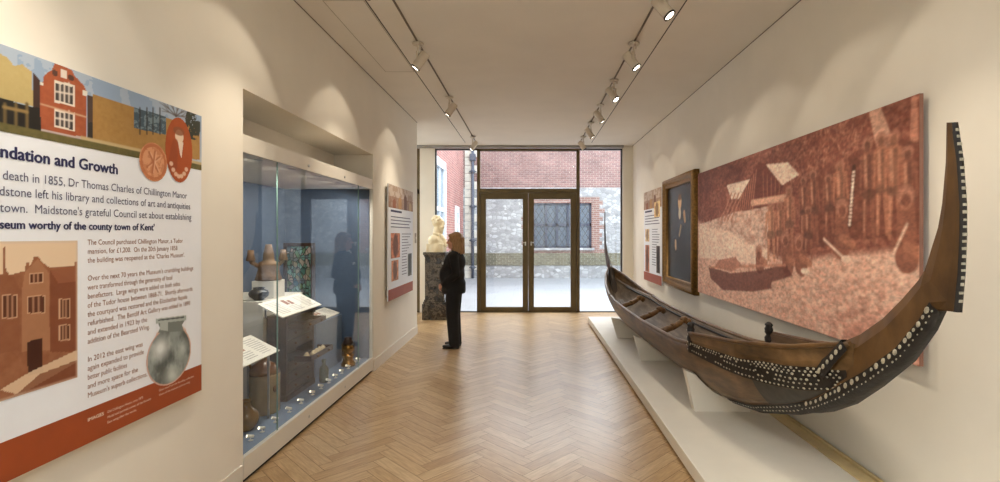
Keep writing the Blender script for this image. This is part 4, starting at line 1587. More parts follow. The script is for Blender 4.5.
def canoe():
    t = empty('canoe', (axis_x(CM), CM, PZ), 'long carved wooden canoe with tall upswept prow and shell inlay on white cradles', 'canoe')
    ds = list(np.linspace(0, 3.1, 32))
    ys = [(-d, -1) for d in ds[::-1]] + [(d, 1) for d in ds[1:]]
    # hull shell: outside skin and inside skin joined along the sheer
    rows = []
    for yy, e in ys:
        d = abs(yy)
        end = -1 if yy < 0 else 1
        row = []
        for k in range(-10, 11):
            v = abs(k) / 10
            row.append(side_pt(d, -1 if k < 0 else 1, v, end))
        th = min(.028, itp(d, HD, HW) * .35)
        kz, sz, w_ = itp(d, KD, KZ), itp(d, SD, SZ), itp(d, HD, HW)
        for k in range(10, -11, -1):
            v = abs(k) / 10
            p = side_pt(d, -1 if k < 0 else 1, v, end)
            ax = axis_x(p.y)
            f = max(0.0, 1 - th / max(w_, 1e-3))
            row.append(Vector((ax + (p.x - ax) * f, p.y, p.z + .045 * (1 - v))))
        rows.append(row)
    m = MB()
    V = m.grid(rows, close_v=True)
    for f in m.bm.faces:
        c = f.calc_center_median()
    m.bm.faces.ensure_lookup_table()
    nrow = len(rows[0])
    for i, f in enumerate(m.bm.faces):
        f.material_index = 1 if (i % nrow) >= 21 else 0
    for r in (V[0][::-1], V[-1]):
        m.bm.faces.new(r)
    m.build('hull', [M['hull'], M['hull_in']], t)
    # washboards: raised planks at both ends and a low rail along the open middle
    for end in (-1, 1):
        for sg in (-1, 1):
            rows = []
            for d in np.linspace(1.63, 3.16, 22):
                a, b = side_pt(d, sg, 1.0, end), side_pt(d, sg, 2.0, end)
                if end > 0:
                    b = a.lerp(b, max(.06, min(1, (d - 1.63) / 1.2)) * .85)
                a.z -= .012
                th = Vector((-sg * .020 * min(1, itp(d, HD, HW) / .1), 0, 0))
                bulge = (a + b) / 2 + Vector((sg * .008, 0, 0))
                rows.append([a, bulge, b, b + th, bulge + th, a + th])
            m = MB()
            V = m.grid(rows, close_v=True)
            for r in (V[0][::-1], V[-1]):
                m.bm.faces.new(r)
            for f in m.bm.faces:
                f.smooth = False
            m.build('washboard', M['hull'], t)
            top = []
            for d in np.linspace(1.63, 3.14, 18):
                p = side_pt(d, sg, 2.0, end)
                if end > 0:
                    p = side_pt(d, sg, 1.0, end).lerp(p, max(.06, min(1, (d - 1.63) / 1.2)) * .85)
                top.append(p + Vector((0, 0, .004)))
            MB().tube(top, .014, 8).build('gunwale', M['stemwood'], t)
    for sg in (-1, 1):
        MB().tube([side_pt(abs(d), sg, 1.0, -1 if d < 0 else 1) + Vector((-sg * .012, 0, .006)) for d in np.linspace(-1.62, 1.62, 30)], .020, 8).build('gunwale', M['hull'], t)
    # stems
    for end in (-1, 1):
        rows = []
        for (do, zo), (di, zi), th in STEM:
            yo, yi = CM + end * do, CM + end * di
            if end > 0 and zo > 1.1:
                zo -= .03
                zi -= .03
            h = th / 2 * (.62 if end > 0 else 1)
            mo, mi_ = (yo * .75 + yi * .25, zo * .75 + zi * .25), (yo * .25 + yi * .75, zo * .25 + zi * .75)
            rows.append([(axis_x(yo) - h * .55, yo, zo), (axis_x(mo[0]) - h, *mo), (axis_x(mi_[0]) - h, *mi_), (axis_x(yi) - h * .5, yi, zi),
                         (axis_x(yi) + h * .5, yi, zi), (axis_x(mi_[0]) + h, *mi_), (axis_x(mo[0]) + h, *mo), (axis_x(yo) + h * .55, yo, zo)])
        m = MB()
        V = m.grid(rows, close_v=True)
        for r in (V[0][::-1], V[-1]):
            m.bm.faces.new(r)
        for f in m.bm.faces:
            f.smooth = False
        m.build('stem', M['stemwood'] if end < 0 else M['dark_stem'], t)
    rr = random.Random(12)

    rest = MB()                       # the chips beyond the hundred largest

    def chip(m, p, n, tx, s):
        n = n.normalized()
        tx = (tx - n * tx.dot(n)).normalized()
        m.ell(p, (s * 1.0, s * .72, .0025), 0, 8, Matrix((tx, n.cross(tx), n)).transposed())

    def chips(pts_n, size, jit=.15, single=False):
        for p, n, tx in pts_n:
            s = size * rr.uniform(1 - jit, 1 + jit)
            if single:
                m = MB()
                chip(m, p, n, tx, s)
                m.build('shell_chip', M['shell'], t)
            else:
                chip(rest, p, n, tx, s)
    # inlaid bands on both flanks of the near end, black grounds with shell chips
    for end in (-1,):
        for sg in (-1, 1):
            lo = lambda d: itp(d, [1.6, 2.3, 2.7, 2.95, 3.12], [.86, .74, .62, .50, .42])
            hi = lambda d: itp(d, [1.6, 2.3, 2.6, 2.95, 3.12], [1.22, 1.24, 1.30, 1.22, 1.05])
            rows = [[side_pt(d, sg, lo(d) + (hi(d) - lo(d)) * k / 6, end, .006 + (.004 if lo(d) + (hi(d) - lo(d)) * k / 6 > 1 else 0)) for k in range(7)] for d in np.linspace(1.60, 3.12, 40)]
            m = MB()
            m.grid(rows)
            m.build('inlay_band', M['pitch'], t)
            ch = []
            for d in np.arange(1.62, 3.08, .036):
                nr = 3 if d < 2.1 else (4 if d < 2.45 else 6)
                for k in range(nr):
                    if rr.random() < .12 or (nr == 6 and d > 2.5 and k == 2 and rr.random() < .5):
                        continue
                    v = lo(d) + (hi(d) - lo(d)) * (k + .5) / nr
                    dd = d + (.018 if k % 2 else 0)
                    p = side_pt(dd, sg, v, end, .010 + (.004 if v > 1 else 0))
                    tx = side_pt(dd + .02, sg, v, end) - side_pt(dd, sg, v, end)
                    up = side_pt(dd, sg, v + .05, end) - side_pt(dd, sg, v - .05, end)
                    n = tx.cross(up)
                    if n.x * sg < 0:
                        n = -n
                    ch.append((p, n, tx))
            chips(ch, .0088, .32)
            # band along the keel
            kh = lambda d: itp(d, [1.7, 2.3, 2.8, 3.1], [.10, .17, .28, .36])
            rows = [[side_pt(d, sg, kh(d) * k / 4, end, .006) for k in range(5)] for d in np.linspace(1.75, 3.10, 34)]
            m = MB()
            m.grid(rows)
            m.build('keel_band', M['pitch'], t)
            ch = []
            for d in np.arange(1.80, 3.08, .040):
                for k, v in enumerate((.78, .42) if d > 2.2 else (.7,)):
                    vv = kh(d) * v
                    p = side_pt(d + .02 * k, sg, vv, end, .010)
                    tx = side_pt(d + .02, sg, vv, end) - side_pt(d, sg, vv, end)
                    up = side_pt(d, sg, vv + .03, end) - side_pt(d, sg, max(0, vv - .03), end)
                    n = tx.cross(up)
                    if n.x * sg < 0:
                        n = -n
                    ch.append((p, n, tx))
            chips(ch, .0085, .3)
            # slate patch between the two bands
            rows = [[side_pt(d, sg, kh(d) + .01 + (lo(d) - kh(d) - .02) * k / 4, end, .005) for k in range(5)] for d in np.linspace(2.42, 2.98, 14)]
            m = MB()
            m.grid(rows)
            m.build('dark_patch', M['grey_patch'], t)
            # slanting band where washboard meets stem
            m = MB()
            A, B = side_pt(3.14, sg, 2.0, end), side_pt(2.96, sg, 1.0, end)
            A.x += sg * .030
            B.x += sg * .014
            dv = (B - A).normalized()
            nn = Vector((sg, 0, 0))
            wv = dv.cross(nn).normalized() * .032
            m.grid([[A + wv, A, A - wv], [(A + B) / 2 + wv, (A + B) / 2 + nn * .006, (A + B) / 2 - wv], [B + wv * 1.5, B, B - wv * 1.5]])
            m.grid([[A + wv - nn * .03, A + wv], [(A + B) / 2 + wv - nn * .03, (A + B) / 2 + wv], [B + wv * 1.5 - nn * .03, B + wv * 1.5]])
            m.build('slanting_band', M['pitch'], t)
            chips([(A.lerp(B, (k + .5) / 6) + nn * .008, nn, dv) for k in range(6)], .017, single=sg < 0)
            # big chips on the curved edge of the stem and the teeth of the tall fin
            m = MB()
            k0, k1 = 0, 6
            rows = []
            for (do, zo), (di, zi), th in STEM[0:7]:
                yo, yi = CM + end * do, CM + end * di
                f = .26
                h = th / 2 + .004
                rows.append([(axis_x(yo) + sg * (h * .6), yo + end * .004, zo - .004), (axis_x(yo) + sg * h, yo + (yi - yo) * .12, zo + (zi - zo) * .12), (axis_x(yo) + sg * (h + .001), yo + (yi - yo) * f, zo + (zi - zo) * f)])
            m.grid(rows)
            rows = []
            if sg < 0:
                edge = []
                for k, ((do, zo), (di, zi), th) in enumerate(STEM[:7]):
                    yo = CM + end * do
                    h = th / 2 + .005
                    edge.append([(axis_x(yo) - h, yo - end * .02, zo + .016), (axis_x(yo) - h * .62, yo + end * .004, zo - .005), (axis_x(yo) + h * .62, yo + end * .004, zo - .005), (axis_x(yo) + h, yo - end * .02, zo + .016)])
                m.grid(edge)
                for (do, zo), (di, zi), th in STEM[7:]:
                    yo = CM + end * (do + .003)
                    h = th / 2
                    rows.append([(axis_x(yo) - h, yo - end * .012, zo), (axis_x(yo) - h * .6, yo, zo), (axis_x(yo) + h * .6, yo, zo), (axis_x(yo) + h, yo - end * .012, zo)])
            if rows:
                m.grid(rows)
            m.build('edge_band', M['pitch'], t)
            ch = []
            path = [(do + (di - do) * .19, zo + (zi - zo) * .19, th) for (do, zo), (di, zi), th in STEM[0:7]]
            path2 = [(do + (di - do) * .07, zo + (zi - zo) * .07, th * .9) for (do, zo), (di, zi), th in STEM[0:7]]
            L = [0]
            for a, b_ in zip(path, path[1:]):
                L.append(L[-1] + math.hypot(b_[0] - a[0], b_[1] - a[1]))
            s = .05
            while s < L[-1]:
                dd = np.interp(s, L, [p[0] for p in path])
                zz = np.interp(s, L, [p[1] for p in path])
                th = np.interp(s, L, [p[2] for p in path])
                y = CM + end * dd
                ch.append((Vector((axis_x(y) + sg * (th / 2 + .006), y, zz)), nn, Vector((0, -end * .6, -.8))))
                s += rr.uniform(.034, .058)
            chips(ch, .0145, .35, single=sg < 0)
            ch = []
            s = .02
            while s < L[-1]:
                dd = np.interp(s, L, [p[0] for p in path2])
                zz = np.interp(s, L, [p[1] for p in path2])
                th = np.interp(s, L, [p[2] for p in path2])
                y = CM + end * dd
                ch.append((Vector((axis_x(y) + sg * (th / 2 + .0045), y, zz)), nn, Vector((0, -end * .6, -.8))))
                s += rr.uniform(.022, .04)
            chips(ch, .006, .4)
            zz = 1.33
            while sg < 0 and zz < 2.03:
                do = np.interp(zz, [p[0][1] for p in STEM[7:]], [p[0][0] for p in STEM[7:]])
                y = CM + end * (do + .0045)
                hw = rr.uniform(.005, .009)
                m = MB()
                m.box(axis_x(y) - hw - .002, y - .002, zz, axis_x(y) + hw - .002, y + .002, zz + rr.uniform(.009, .013))
                m.build('shell_chip', M['shell'], t)
                zz += rr.uniform(.026, .034)
    # carved posts at the ends of the near washboards
    for sg in (-1, 1):
        p = side_pt(1.62, sg, 1.0, -1)
        m = MB()
        x, y, z = p.x, p.y, p.z - .06
        m.lathe([(.02, 0), (.026, .03), (.018, .06), (.028, .09), (.030, .12), (.018, .14), (.026, .16), (.030, .19), (.022, .21), (.030, .225), (.012, .245)], (x, y, z), 10, sy=1.5)
        m.ell((x, y - .03, z + .10), (.016, .03, .02), 0, 8)
        m.ell((x, y + .03, z + .16), (.016, .03, .02), 0, 8)
        m.build('carved_post', M['pitch'], t)
        chips([(Vector((x + sg * .030, y + (k % 2) * .03 - .015, z + .03 + .03 * k)), Vector((sg, 0, 0)), Vector((0, 1, 0))) for k in range(6)], .009)
    tag(rest.build('shell_inlay', M['shell'], t), kind='stuff')
    # curved knees with carved knobs inside the open hull
    for y in (4.95, 5.75, 6.65):
        d = abs(y - CM)
        end = -1 if y < CM else 1
        a = side_pt(d, -1, .95, end) + Vector((.03, 0, 0))
        m = MB()
        w_ = itp(d, HD, HW)
        ax = axis_x(y)
        pts = [a, a + Vector((.06, 0.01, .035)), a + Vector((.13, .03, .050)), a + Vector((.20, .05, .085)), a + Vector((.25, .06, .12))]
        m.tube(pts, [.032, .034, .030, .030, .026], 10)
        k = pts[-1]
        m.ell(k, (.046, .036, .036), 0, 12)
        m.ell(k + Vector((.045, 0, -.02)), (.032, .028, .036), 0, 10)
        m.ell(pts[2] + Vector((0, 0, .02)), (.028, .030, .024), 0, 10)
        m.build('knee', M['cleat'], t)
    MB().tube([side_pt(abs(d), 1, .90, -1 if d < 0 else 1) + Vector((-.030, 0, 0)) for d in np.linspace(-2.2, 2.6, 30)], .012, 8).build('inner_rail', M['pitch'], t)
    # inner floor boards
    for k in (-1, 1):
        rows = []
        for d in np.linspace(-2.5, 2.5, 24):
            y = CM + d
            z = itp(abs(d), KD, KZ) + .085
            w_ = min(.12, itp(abs(d), HD, HW) * .5)
            rows.append([(axis_x(y) + k * .01, y, z), (axis_x(y) + k * w_, y, z + .01), (axis_x(y) + k * w_, y, z - .012), (axis_x(y) + k * .01, y, z - .015)])
        m = MB()
        V = m.grid(rows, close_v=True)
        for r in (V[0][::-1], V[-1]):
            m.bm.faces.new(r)
        for f in m.bm.faces:
            f.smooth = False
        m.build('bottom_board', M['hull_in'], t)


canoe()


def cradle(y, label):
    d = abs(y - CM)
    end = -1 if y < CM else 1
    t = None
    ax = axis_x(y)
    top = .46 if y < 5 else .40
    pts = [(ax - .235, PZ), (ax + .235, PZ), (ax + .315, top)]
    for k in range(8, -9, -1):
        sg = 1 if k >= 0 else -1
        v = (abs(k) / 8) * .48
        p = side_pt(d, sg, v, end, .004)
        if p.z < top - .012 or abs(k) < 6:
            pts.append((p.x, min(p.z, top - .002) - .004))
    pts.append((ax - .315, top))
    o = MB().prism(pts, y - .045, y + .045, 'y').build('canoe_cradle', M['white'])
    return tag(o, label, 'display stand', 'white canoe cradles')


cradle(4.25, 'white tapered cradle under the canoe, nearest the camera')
cradle(5.95, 'white tapered cradle under the middle of the canoe')
cradle(7.25, 'white tapered cradle under the canoe, farthest towards the glass doors')


# ------------------------------------------------------------------ the display case in its niche
XB = -2.86
CF = 0.162
G0, G1 = 3.675, 5.41


def display_case():
    t = empty('display_case', (-2.35, (N0 + N1) / 2, 0), 'large glass-fronted display case set into the left wall', 'display case')
    ya, yb = N0 + 0.006, N1 - 0.006
    MB().box(XB, ya, 2.135, XL - 0.004, yb, CASE_TOP).build('header_panel', M['white'], t)
    MB().box(XL - 0.03, ya, 0.028, XL + 0.002, yb, CF + 0.004).build('base_frame', M['white'], t)
    MB().box(XB, ya, 0.0, XL - 0.015, yb, 0.028).build('recessed_base', M['black'], t)
    MB().box(XB, ya, 0.030, XL - 0.032, yb, CF).build('case_floor', M['case_floor'], t)
    MB().box(XB - 0.03, ya, 0.0, XB, yb, 2.135).build('back_panel', M['case_blue'], t)
    MB().box(XB, ya, CF, XL - 0.04, ya + 0.012, 2.135).build('side_panel', M['case_blue'], t)
    MB().box(XB, yb - 0.012, CF, XL - 0.04, yb, 2.135).build('side_panel', M['case_blue'], t)
    for a, b in ((ya, G0 - .003), (G0 + .003, G1 - .003), (G1 + .003, yb)):
        MB().box(XL - 0.022, a, CF + 0.004, XL - 0.014, b, 2.135).build('glass_pane', M['case_glass'], t)
    for y in (G0, G1):
        MB().box(XL - 0.022, y - .003, CF + 0.004, XL - 0.013, y + .003, 2.135).build('glass_joint', M['glass_edge'], t)
    for y in (4.16, 4.97):
        for z in (2.175, 0.09):
            m = MB()
            m.tube([(XL - .006, y, z), (XL + .004, y, z)], .012, 14)
            m.build('lock', M['steel'], t)
    for k, y in enumerate((3.55, 4.05, 4.55, 5.05, 5.5)):
        m = MB()
        m.lathe([(.026, -.006), (.030, -.003), (.030, .0)], (XL - .09, y, 2.135), 16)
        m.build('downlight', M['steel'], t)
        L = bpy.data.lights.new('case_lamp', 'SPOT')
        L.energy = 10
        L.color = (1.0, 0.91, 0.78)
        L.spot_size = math.radians(165)
        L.spot_blend = 0.6
        L.shadow_soft_size = 0.02
        lo = bpy.data.objects.new('case_lamp', L)
        lo.location = (XL - .09 + 2.35, y - (N0 + N1) / 2, 2.122)
        lo.rotation_euler = (0, math.radians(24), 0)
        COL.objects.link(lo)
        lo.parent = t


display_case()


def block(name, x0, y0, x1, y1, z0, z1, m, label, cat='plinth'):
    o = MB().box(x0, y0, z0, x1, y1, z1, bev=.003).build(name, m)
    return tag(o, label, cat)


block('tall_plinth', XB + .005, 4.26, -2.275, 5.0, CF, 1.03, M['white'], 'tall pale plinth inside the display case under the spouted pot')
block('riser_block', -2.50, 4.49, -2.30, 4.69, 1.03, 1.185, M['white'], 'small white cube under the three spouted pot in the case', 'display block')
block('low_plinth', XB + .005, 5.02, -2.15, 5.72, CF, 0.70, M['case_floor'], 'blue grey low plinth at the far end of the display case')


def spouted_pot():
    t = empty('spouted_pot', (-2.40, 4.59, 1.185), 'old brown earthenware pot with three spouts on the white cube', 'pot')
    x, y, z = -2.40, 4.59, 1.185
    MB().lathe([(.0, 0), (.105, 0), (.115, .01), (.100, .05), (.088, .10), (.092, .14), (.080, .165), (.05, .18), (.048, .20), (.045, .24), (.026, .33), (.020, .33), (.03, .24), (.0, .20)], (x, y, z), 24).build('body', M['terracotta'], t, smooth=True)
    for dx, dy in ((-.10, -.10), (.085, .085)):
        m = MB()
        m.tube([(x + dx * .6, y + dy * .6, z + .13), (x + dx, y + dy, z + .17), (x + dx * 1.05, y + dy * 1.05, z + .20)], .020, 10)
        m.lathe([(.034, -.01), (.040, .0), (.030, .04), (.024, .09), (.020, .09), (.022, .04), (.0, .02)], (x + dx * 1.05, y + dy * 1.05, z + .19), 16)
        m.build('spout', M['terracotta'], t, smooth=True)


spouted_pot()
o = MB().lathe([(0, 0), (.035, 0), (.045, .012), (.075, .035), (.082, .06), (.07, .085), (.042, .098), (.050, .112), (.044, .112), (.036, .10), (.0, .08)], (-2.37, 4.37, 1.03), 24).build('bowl', M['blackware'], smooth=True)
tag(o, 'small round black pot in front of the white cube', 'pot')
o = MB().lathe([(0, 0), (.03, 0), (.055, .010), (.058, .014), (.03, .010), (0, .008)], (-2.50, 4.33, 1.03), 20).build('saucer', M['white'], smooth=True)
tag(o, 'little white saucer beside the black pot in the case', 'saucer')


def stained():
    y, x0, x1, z0, z1 = 5.40, -2.655, -2.325, 0.70, 1.515
    t = empty('stained_glass_panel', ((x0 + x1) / 2, y, z0), 'green and blue stained glass panel in a dark wood frame inside the case', 'stained glass')
    m = MB()
    b = .035
    m.box(x0, y - .02, z0, x0 + b, y + .02, z1).box(x1 - b, y - .02, z0, x1, y + .02, z1).box(x0 + b, y - .02, z1 - b, x1 - b, y + .02, z1).box(x0 + b, y - .02, z0, x1 - b, y + .02, z0 + b)
    m.build('frame', M['mahogany'], t)
    MB().box(x0 + b, y - .004, z0 + b, x1 - b, y + .004, z1 - b).build('glass_picture', M['stained'], t)
    m = MB()
    for k in range(1, 4):
        x = x0 + b + (x1 - x0 - 2 * b) * k / 4
        m.box(x - .003, y - .007, z0 + b, x + .003, y - .003, z1 - b)
    for k in range(1, 6):
        z = z0 + b + (z1 - z0 - 2 * b) * k / 6
        m.box(x0 + b, y - .007, z - .003, x1 - b, y - .003, z + .003)
    m.build('lead_cames', M['lead'], t)


stained()


def cabinet():
    x0, x1, y0, y1, z0, z1 = -2.27, -2.10, 4.31, 4.86, CF, 0.90
    t = empty('collector_cabinet', ((x0 + x1) / 2, (y0 + y1) / 2, z0), 'dark wooden collector cabinet with open drawers in the display case', 'cabinet')
    m = MB()
    m.box(x0, y0, z0, x1, y0 + .03, z1 - .025).box(x0, y1 - .03, z0, x1, y1, z1 - .025).box(x0, y0, z0, x0 + .012, y1, z1 - .025)
    m.box(x0 - .0, y0 - .012, z1 - .025, x1 + .012, y1 + .012, z1, bev=.004).box(x0, y0 - .008, z0, x1 + .010, y1 + .008, z0 + .05, bev=.004)
    m.build('carcass', M['mahogany'], t)
    zs = np.linspace(z0 + .055, z1 - .03, 8)
    opens = {3: .20, 6: .13}
    for i in range(7):
        a, b = zs[i] + .003, zs[i + 1] - .003
        e = opens.get(i, 0.0)
        m = MB()
        xa, xb = x0 + .02 + e, x1 + e
        if e:
            h = a + .045
            m.box(xa, y0 + .034, a, xb, y1 - .034, a + .008)
            m.box(xb - .012, y0 + .034, a, xb, y1 - .034, h)
            m.box(xa, y0 + .034, a, xb, y0 + .044, h).box(xa, y1 - .044, a, xb, y1 - .034, h)
        else:
            m.box(xa, y0 + .034, a, xb, y1 - .034, b, bev=.003)
        d = m.build('drawer', M['mahogany'], t)
        for ky in (.28, .72):
            k = MB()
            yk = y0 + (y1 - y0) * ky
            zk = a + (.022 if e else (b - a) / 2)
            k.ell((xb + .010, yk, zk), (.010, .010, .010), 0, 10)
            k.tube([(xb, yk, zk), (xb + .008, yk, zk)], .005, 8)
            k.build('knob', M['brass'], d)
    return zs[3] + .011


tray_z = cabinet()
r = random.Random(2)
where = ['closest to the camera', 'second along', 'third along', 'in the middle', 'fifth along', 'at the far end']
for k in range(6):
    y = 4.40 + k * .075
    x = -1.985 + r.uniform(-.015, .02)
    m = MB()
    s = r.uniform(.024, .032)
    m.lathe([(.0, 0), (s * .9, .004), (s, .014), (s * .8, .026), (s * .45, .038), (s * .15, .046)], (x, y, tray_z), 12, sx=1, sy=1.15)
    o = m.build('sea_shell', M['seashell'], smooth=True)
    tag(o, 'pale sea shell in the open cabinet drawer, ' + where[k], 'shell', 'shells in the open drawer')


def label_panel(y0, y1, xu, zu, xl, zl, label, seed, feet):
    """sloping printed card: upper edge at (xu, zu), lower edge at (xl, zl)"""
    t = empty('caption_board', ((xu + xl) / 2, (y0 + y1) / 2, feet), label, 'caption board', 'caption boards in the case')
    d = Vector((xl - xu, 0, zl - zu))
    n = Vector((-(zl - zu), 0, xl - xu)).normalized()
    P = lambda u, v, o=0.0: Vector((xu, y0 + (y1 - y0) * u, zu)) + d * v + n * o
    m = MB()
    m.grid([[P(0, 0), P(0, 1), P(0, 1, -.010), P(0, 0, -.010)], [P(1, 0), P(1, 1), P(1, 1, -.010), P(1, 0, -.010)]], close_v=True)
    m.quad([P(0, 0), P(0, 1), P(0, 1, -.01), P(0, 0, -.01)])
    m.quad([P(1, 0), P(1, 1), P(1, 1, -.01), P(1, 0, -.01)])
    for f in m.bm.faces:
        f.smooth = False
    m.build('card', M['paper'], t)
    rr = random.Random(seed)
    m = MB()
    for c in range(3):
        for k in range(9):
            if c == 1 and k < 5:
                continue
            u0 = .07 + c * .31
            v = .14 + k * .085
            w = .26 * rr.uniform(.75, 1)
            m.quad([P(u0, v, .0006), P(u0 + w, v, .0006), P(u0 + w, v + .03, .0006), P(u0, v + .03, .0006)])
    m.build('caption_lettering', M['ink_grey'], t, normals=False)
    m = MB()
    for (u0, u1, v0, v1) in ((.40, .48, .14, .46), (.50, .57, .22, .50)):
        m.quad([P(u0, v0, .0006), P(u1, v0, .0006), P(u1, v1, .0006), P(u0, v1, .0006)])
    m.build('caption_picture', M['brown_ink'], t, normals=False)
    m = MB()
    for u in (.12, .88):
        a = P(u, .12, -.012)
        m.box(a.x - .006, a.y - .006, feet, a.x + .006, a.y + .006, a.z - .002)
        a = P(u, .80, -.012)
        if a.x < -2.105 or feet < .3:
            m.box(a.x - .006, a.y - .006, feet, a.x + .006, a.y + .006, a.z - .002)
    m.build('stand', M['steel'], t)


label_panel(4.10, 4.86, -2.235, 1.035, -2.025, .925, 'white sloping caption board on top of the wooden cabinet', 1, .90)
label_panel(3.36, 4.00, -2.235, .80, -2.00, .68, 'white sloping caption board above the stoneware jug', 2, CF)
label_panel(5.03, 5.71, -2.35, .775, -2.17, .715, 'white sloping caption board on the low plinth near the brass lamp', 3, .70)


def jug():
    x, y, z = -2.165, 4.07, CF
    t = empty('stoneware_jug', (x, y, z), 'large two-tone stoneware jug with a small neck and handle in the case', 'jug')
    MB().lathe([(0, 0), (.112, 0), (.120, .01), (.122, .30), (.120, .315)], (x, y, z), 32).build('lower_body', M['stoneware'], t, smooth=True)
    MB().lathe([(.120, .315), (.112, .345), (.085, .385), (.045, .41), (.032, .425), (.030, .45), (.040, .456), (.040, .475), (.030, .48), (.022, .478), (.022, .44)], (x, y, z), 32).build('shoulder', M['stone_top'], t, smooth=True)
    m = MB()
    m.tube([(x - .02, y - .025, z + .455), (x - .045, y - .055, z + .47), (x - .068, y - .085, z + .45), (x - .072, y - .088, z + .41), (x - .060, y - .075, z + .37)], .012, 10)
    m.build('handle', M['stone_top'], t, smooth=True)
    MB().ell((x + .112, y - .045, z + .20), (.012, .022, .028), 0, 10).build('seal', M['stone_top'], t)


jug()


def small_pot():
    x, y, z = -2.10, 3.70, CF
    t = empty('glazed_pitcher', (x, y, z), 'small round olive brown glazed pitcher at the near corner of the case', 'pitcher')
    MB().lathe([(0, 0), (.05, 0), (.054, .008), (.082, .045), (.090, .085), (.080, .125), (.05, .155), (.032, .175), (.030, .205), (.042, .215), (.036, .215), (.024, .20), (.022, .18), (.0, .16)], (x, y, z), 24).build('body', M['olive'], t, smooth=True)
    MB().tube([(x, y - .035, z + .205), (x, y - .075, z + .20), (x, y - .095, z + .165), (x, y - .075, z + .12)], .009, 8).build('handle', M['olive'], t, smooth=True)


small_pot()
o = MB().lathe([(0, 0), (.040, 0), (.044, .01), (.044, .12), (.036, .145), (.018, .165), (.016, .20), (.022, .205), (.022, .22), (.012, .22), (.0, .20)], (-2.02, 4.90, CF), 20).build('glass_bottle', M['green_glass'], smooth=True)
tag(o, 'dull green glass bottle standing below the open drawer', 'bottle')


def brass_lamp():
    x, y, z = -2.00, 5.50, CF
    t = empty('brass_lantern', (x, y, z), 'old brass lantern with dark cap at the far end of the case', 'lantern')
    MB().lathe([(0, 0), (.072, 0), (.076, .01), (.070, .03), (.055, .06), (.050, .09), (.060, .11), (.062, .125), (.03, .135)], (x, y, z), 24).build('base', M['brass'], t, smooth=True)
    MB().lathe([(.030, .13), (.048, .14), (.058, .17), (.058, .21), (.048, .235), (.03, .24)], (x, y, z), 24).build('globe', M['brass'], t, smooth=True)
    m = MB()
    m.lathe([(.055, .236), (.06, .245), (.05, .27), (.04, .29), (.042, .31), (.0, .315)], (x, y, z), 20)
    m.build('cap', M['mahogany'], t, smooth=True)
    m = MB()
    for a in range(4):
        c, s = math.cos(a * PI / 2 + .4) * .062, math.sin(a * PI / 2 + .4) * .062
        m.tube([(x + c, y + s, z + .12), (x + c, y + s, z + .245)], .004, 6)
    m.build('cage', M['brass'], t)


brass_lamp()


def mini():
    t = empty('miniature_spotlight', (0, 0, 0), 'tiny white spotlight in the row along the front of the case floor', 'spotlight', 'tiny spotlights on the case floor')
    MB().lathe([(0, 0), (.016, 0), (.017, .003), (.004, .006), (.004, .022), (0, .022)], (0, 0, 0), 12).build('foot', M['white'], t, smooth=True)
    m = MB()
    m.tube([(.016, .012, .024), (-.022, -.010, .036)], [.010, .012], 10)
    m.build('lamp_head', M['white'], t)
    m = MB()
    m.tube([(-.0221, -.0101, .036), (-.0235, -.0108, .0365)], .009, 10)
    m.build('lens', emit('mini_lens', (255, 240, 210), 2.0), t)
    return t


mini0 = mini()
for i, y in enumerate((3.36, 3.50, 3.65, 3.84, 4.06, 4.27, 4.50, 4.68, 4.86, 5.03, 5.20, 5.38, 5.56, 5.70)):
    o = mini0 if i == 0 else copy_thing(mini0)
    o.location = (-1.955, y, CF)
    o.rotation_euler = (0, 0, (-.3, .2, .5, -.1)[i % 4])

# light switch on the wall's far end
t = empty('light_switch', (XL + .005, 8.02, 1.5), 'narrow light switch plate near the far end of the left wall', 'light switch')
MB().box(XL + .0005, 7.98, 1.47, XL + .010, 8.06, 1.63, bev=.003).build('switch_plate', M['panel_edge'], t)
MB().box(XL + .010, 8.00, 1.53, XL + .014, 8.04, 1.57).build('rocker', M['white'], t)


# ------------------------------------------------------------------ pedestal and bust
def pedestal():
    x, y = -1.80, 9.62
    t = empty('bust_pedestal', (x, y, 0), 'dark veined marble pedestal carrying the white bust', 'pedestal')
    m = MB()
    m.box(x - .23, y - .23, 0, x + .23, y + .23, .30, bev=.008).box(x - .215, y - .215, .30, x + .215, y + .215, .345, bev=.012).box(x - .20, y - .20, .345, x + .20, y + .20, .38, bev=.01)
    m.build('base', M['dark_marble'], t)
    m = MB()
    m.box(x - .185, y - .185, .38, x + .185, y + .185, 1.19, bev=.006)
    m.build('shaft', M['dark_marble'], t)
    m = MB()
    m.box(x - .20, y - .20, 1.19, x + .20, y + .20, 1.22, bev=.008).box(x - .215, y - .215, 1.22, x + .215, y + .215, 1.274, bev=.008)
    m.build('cap', M['dark_marble'], t)


pedestal()


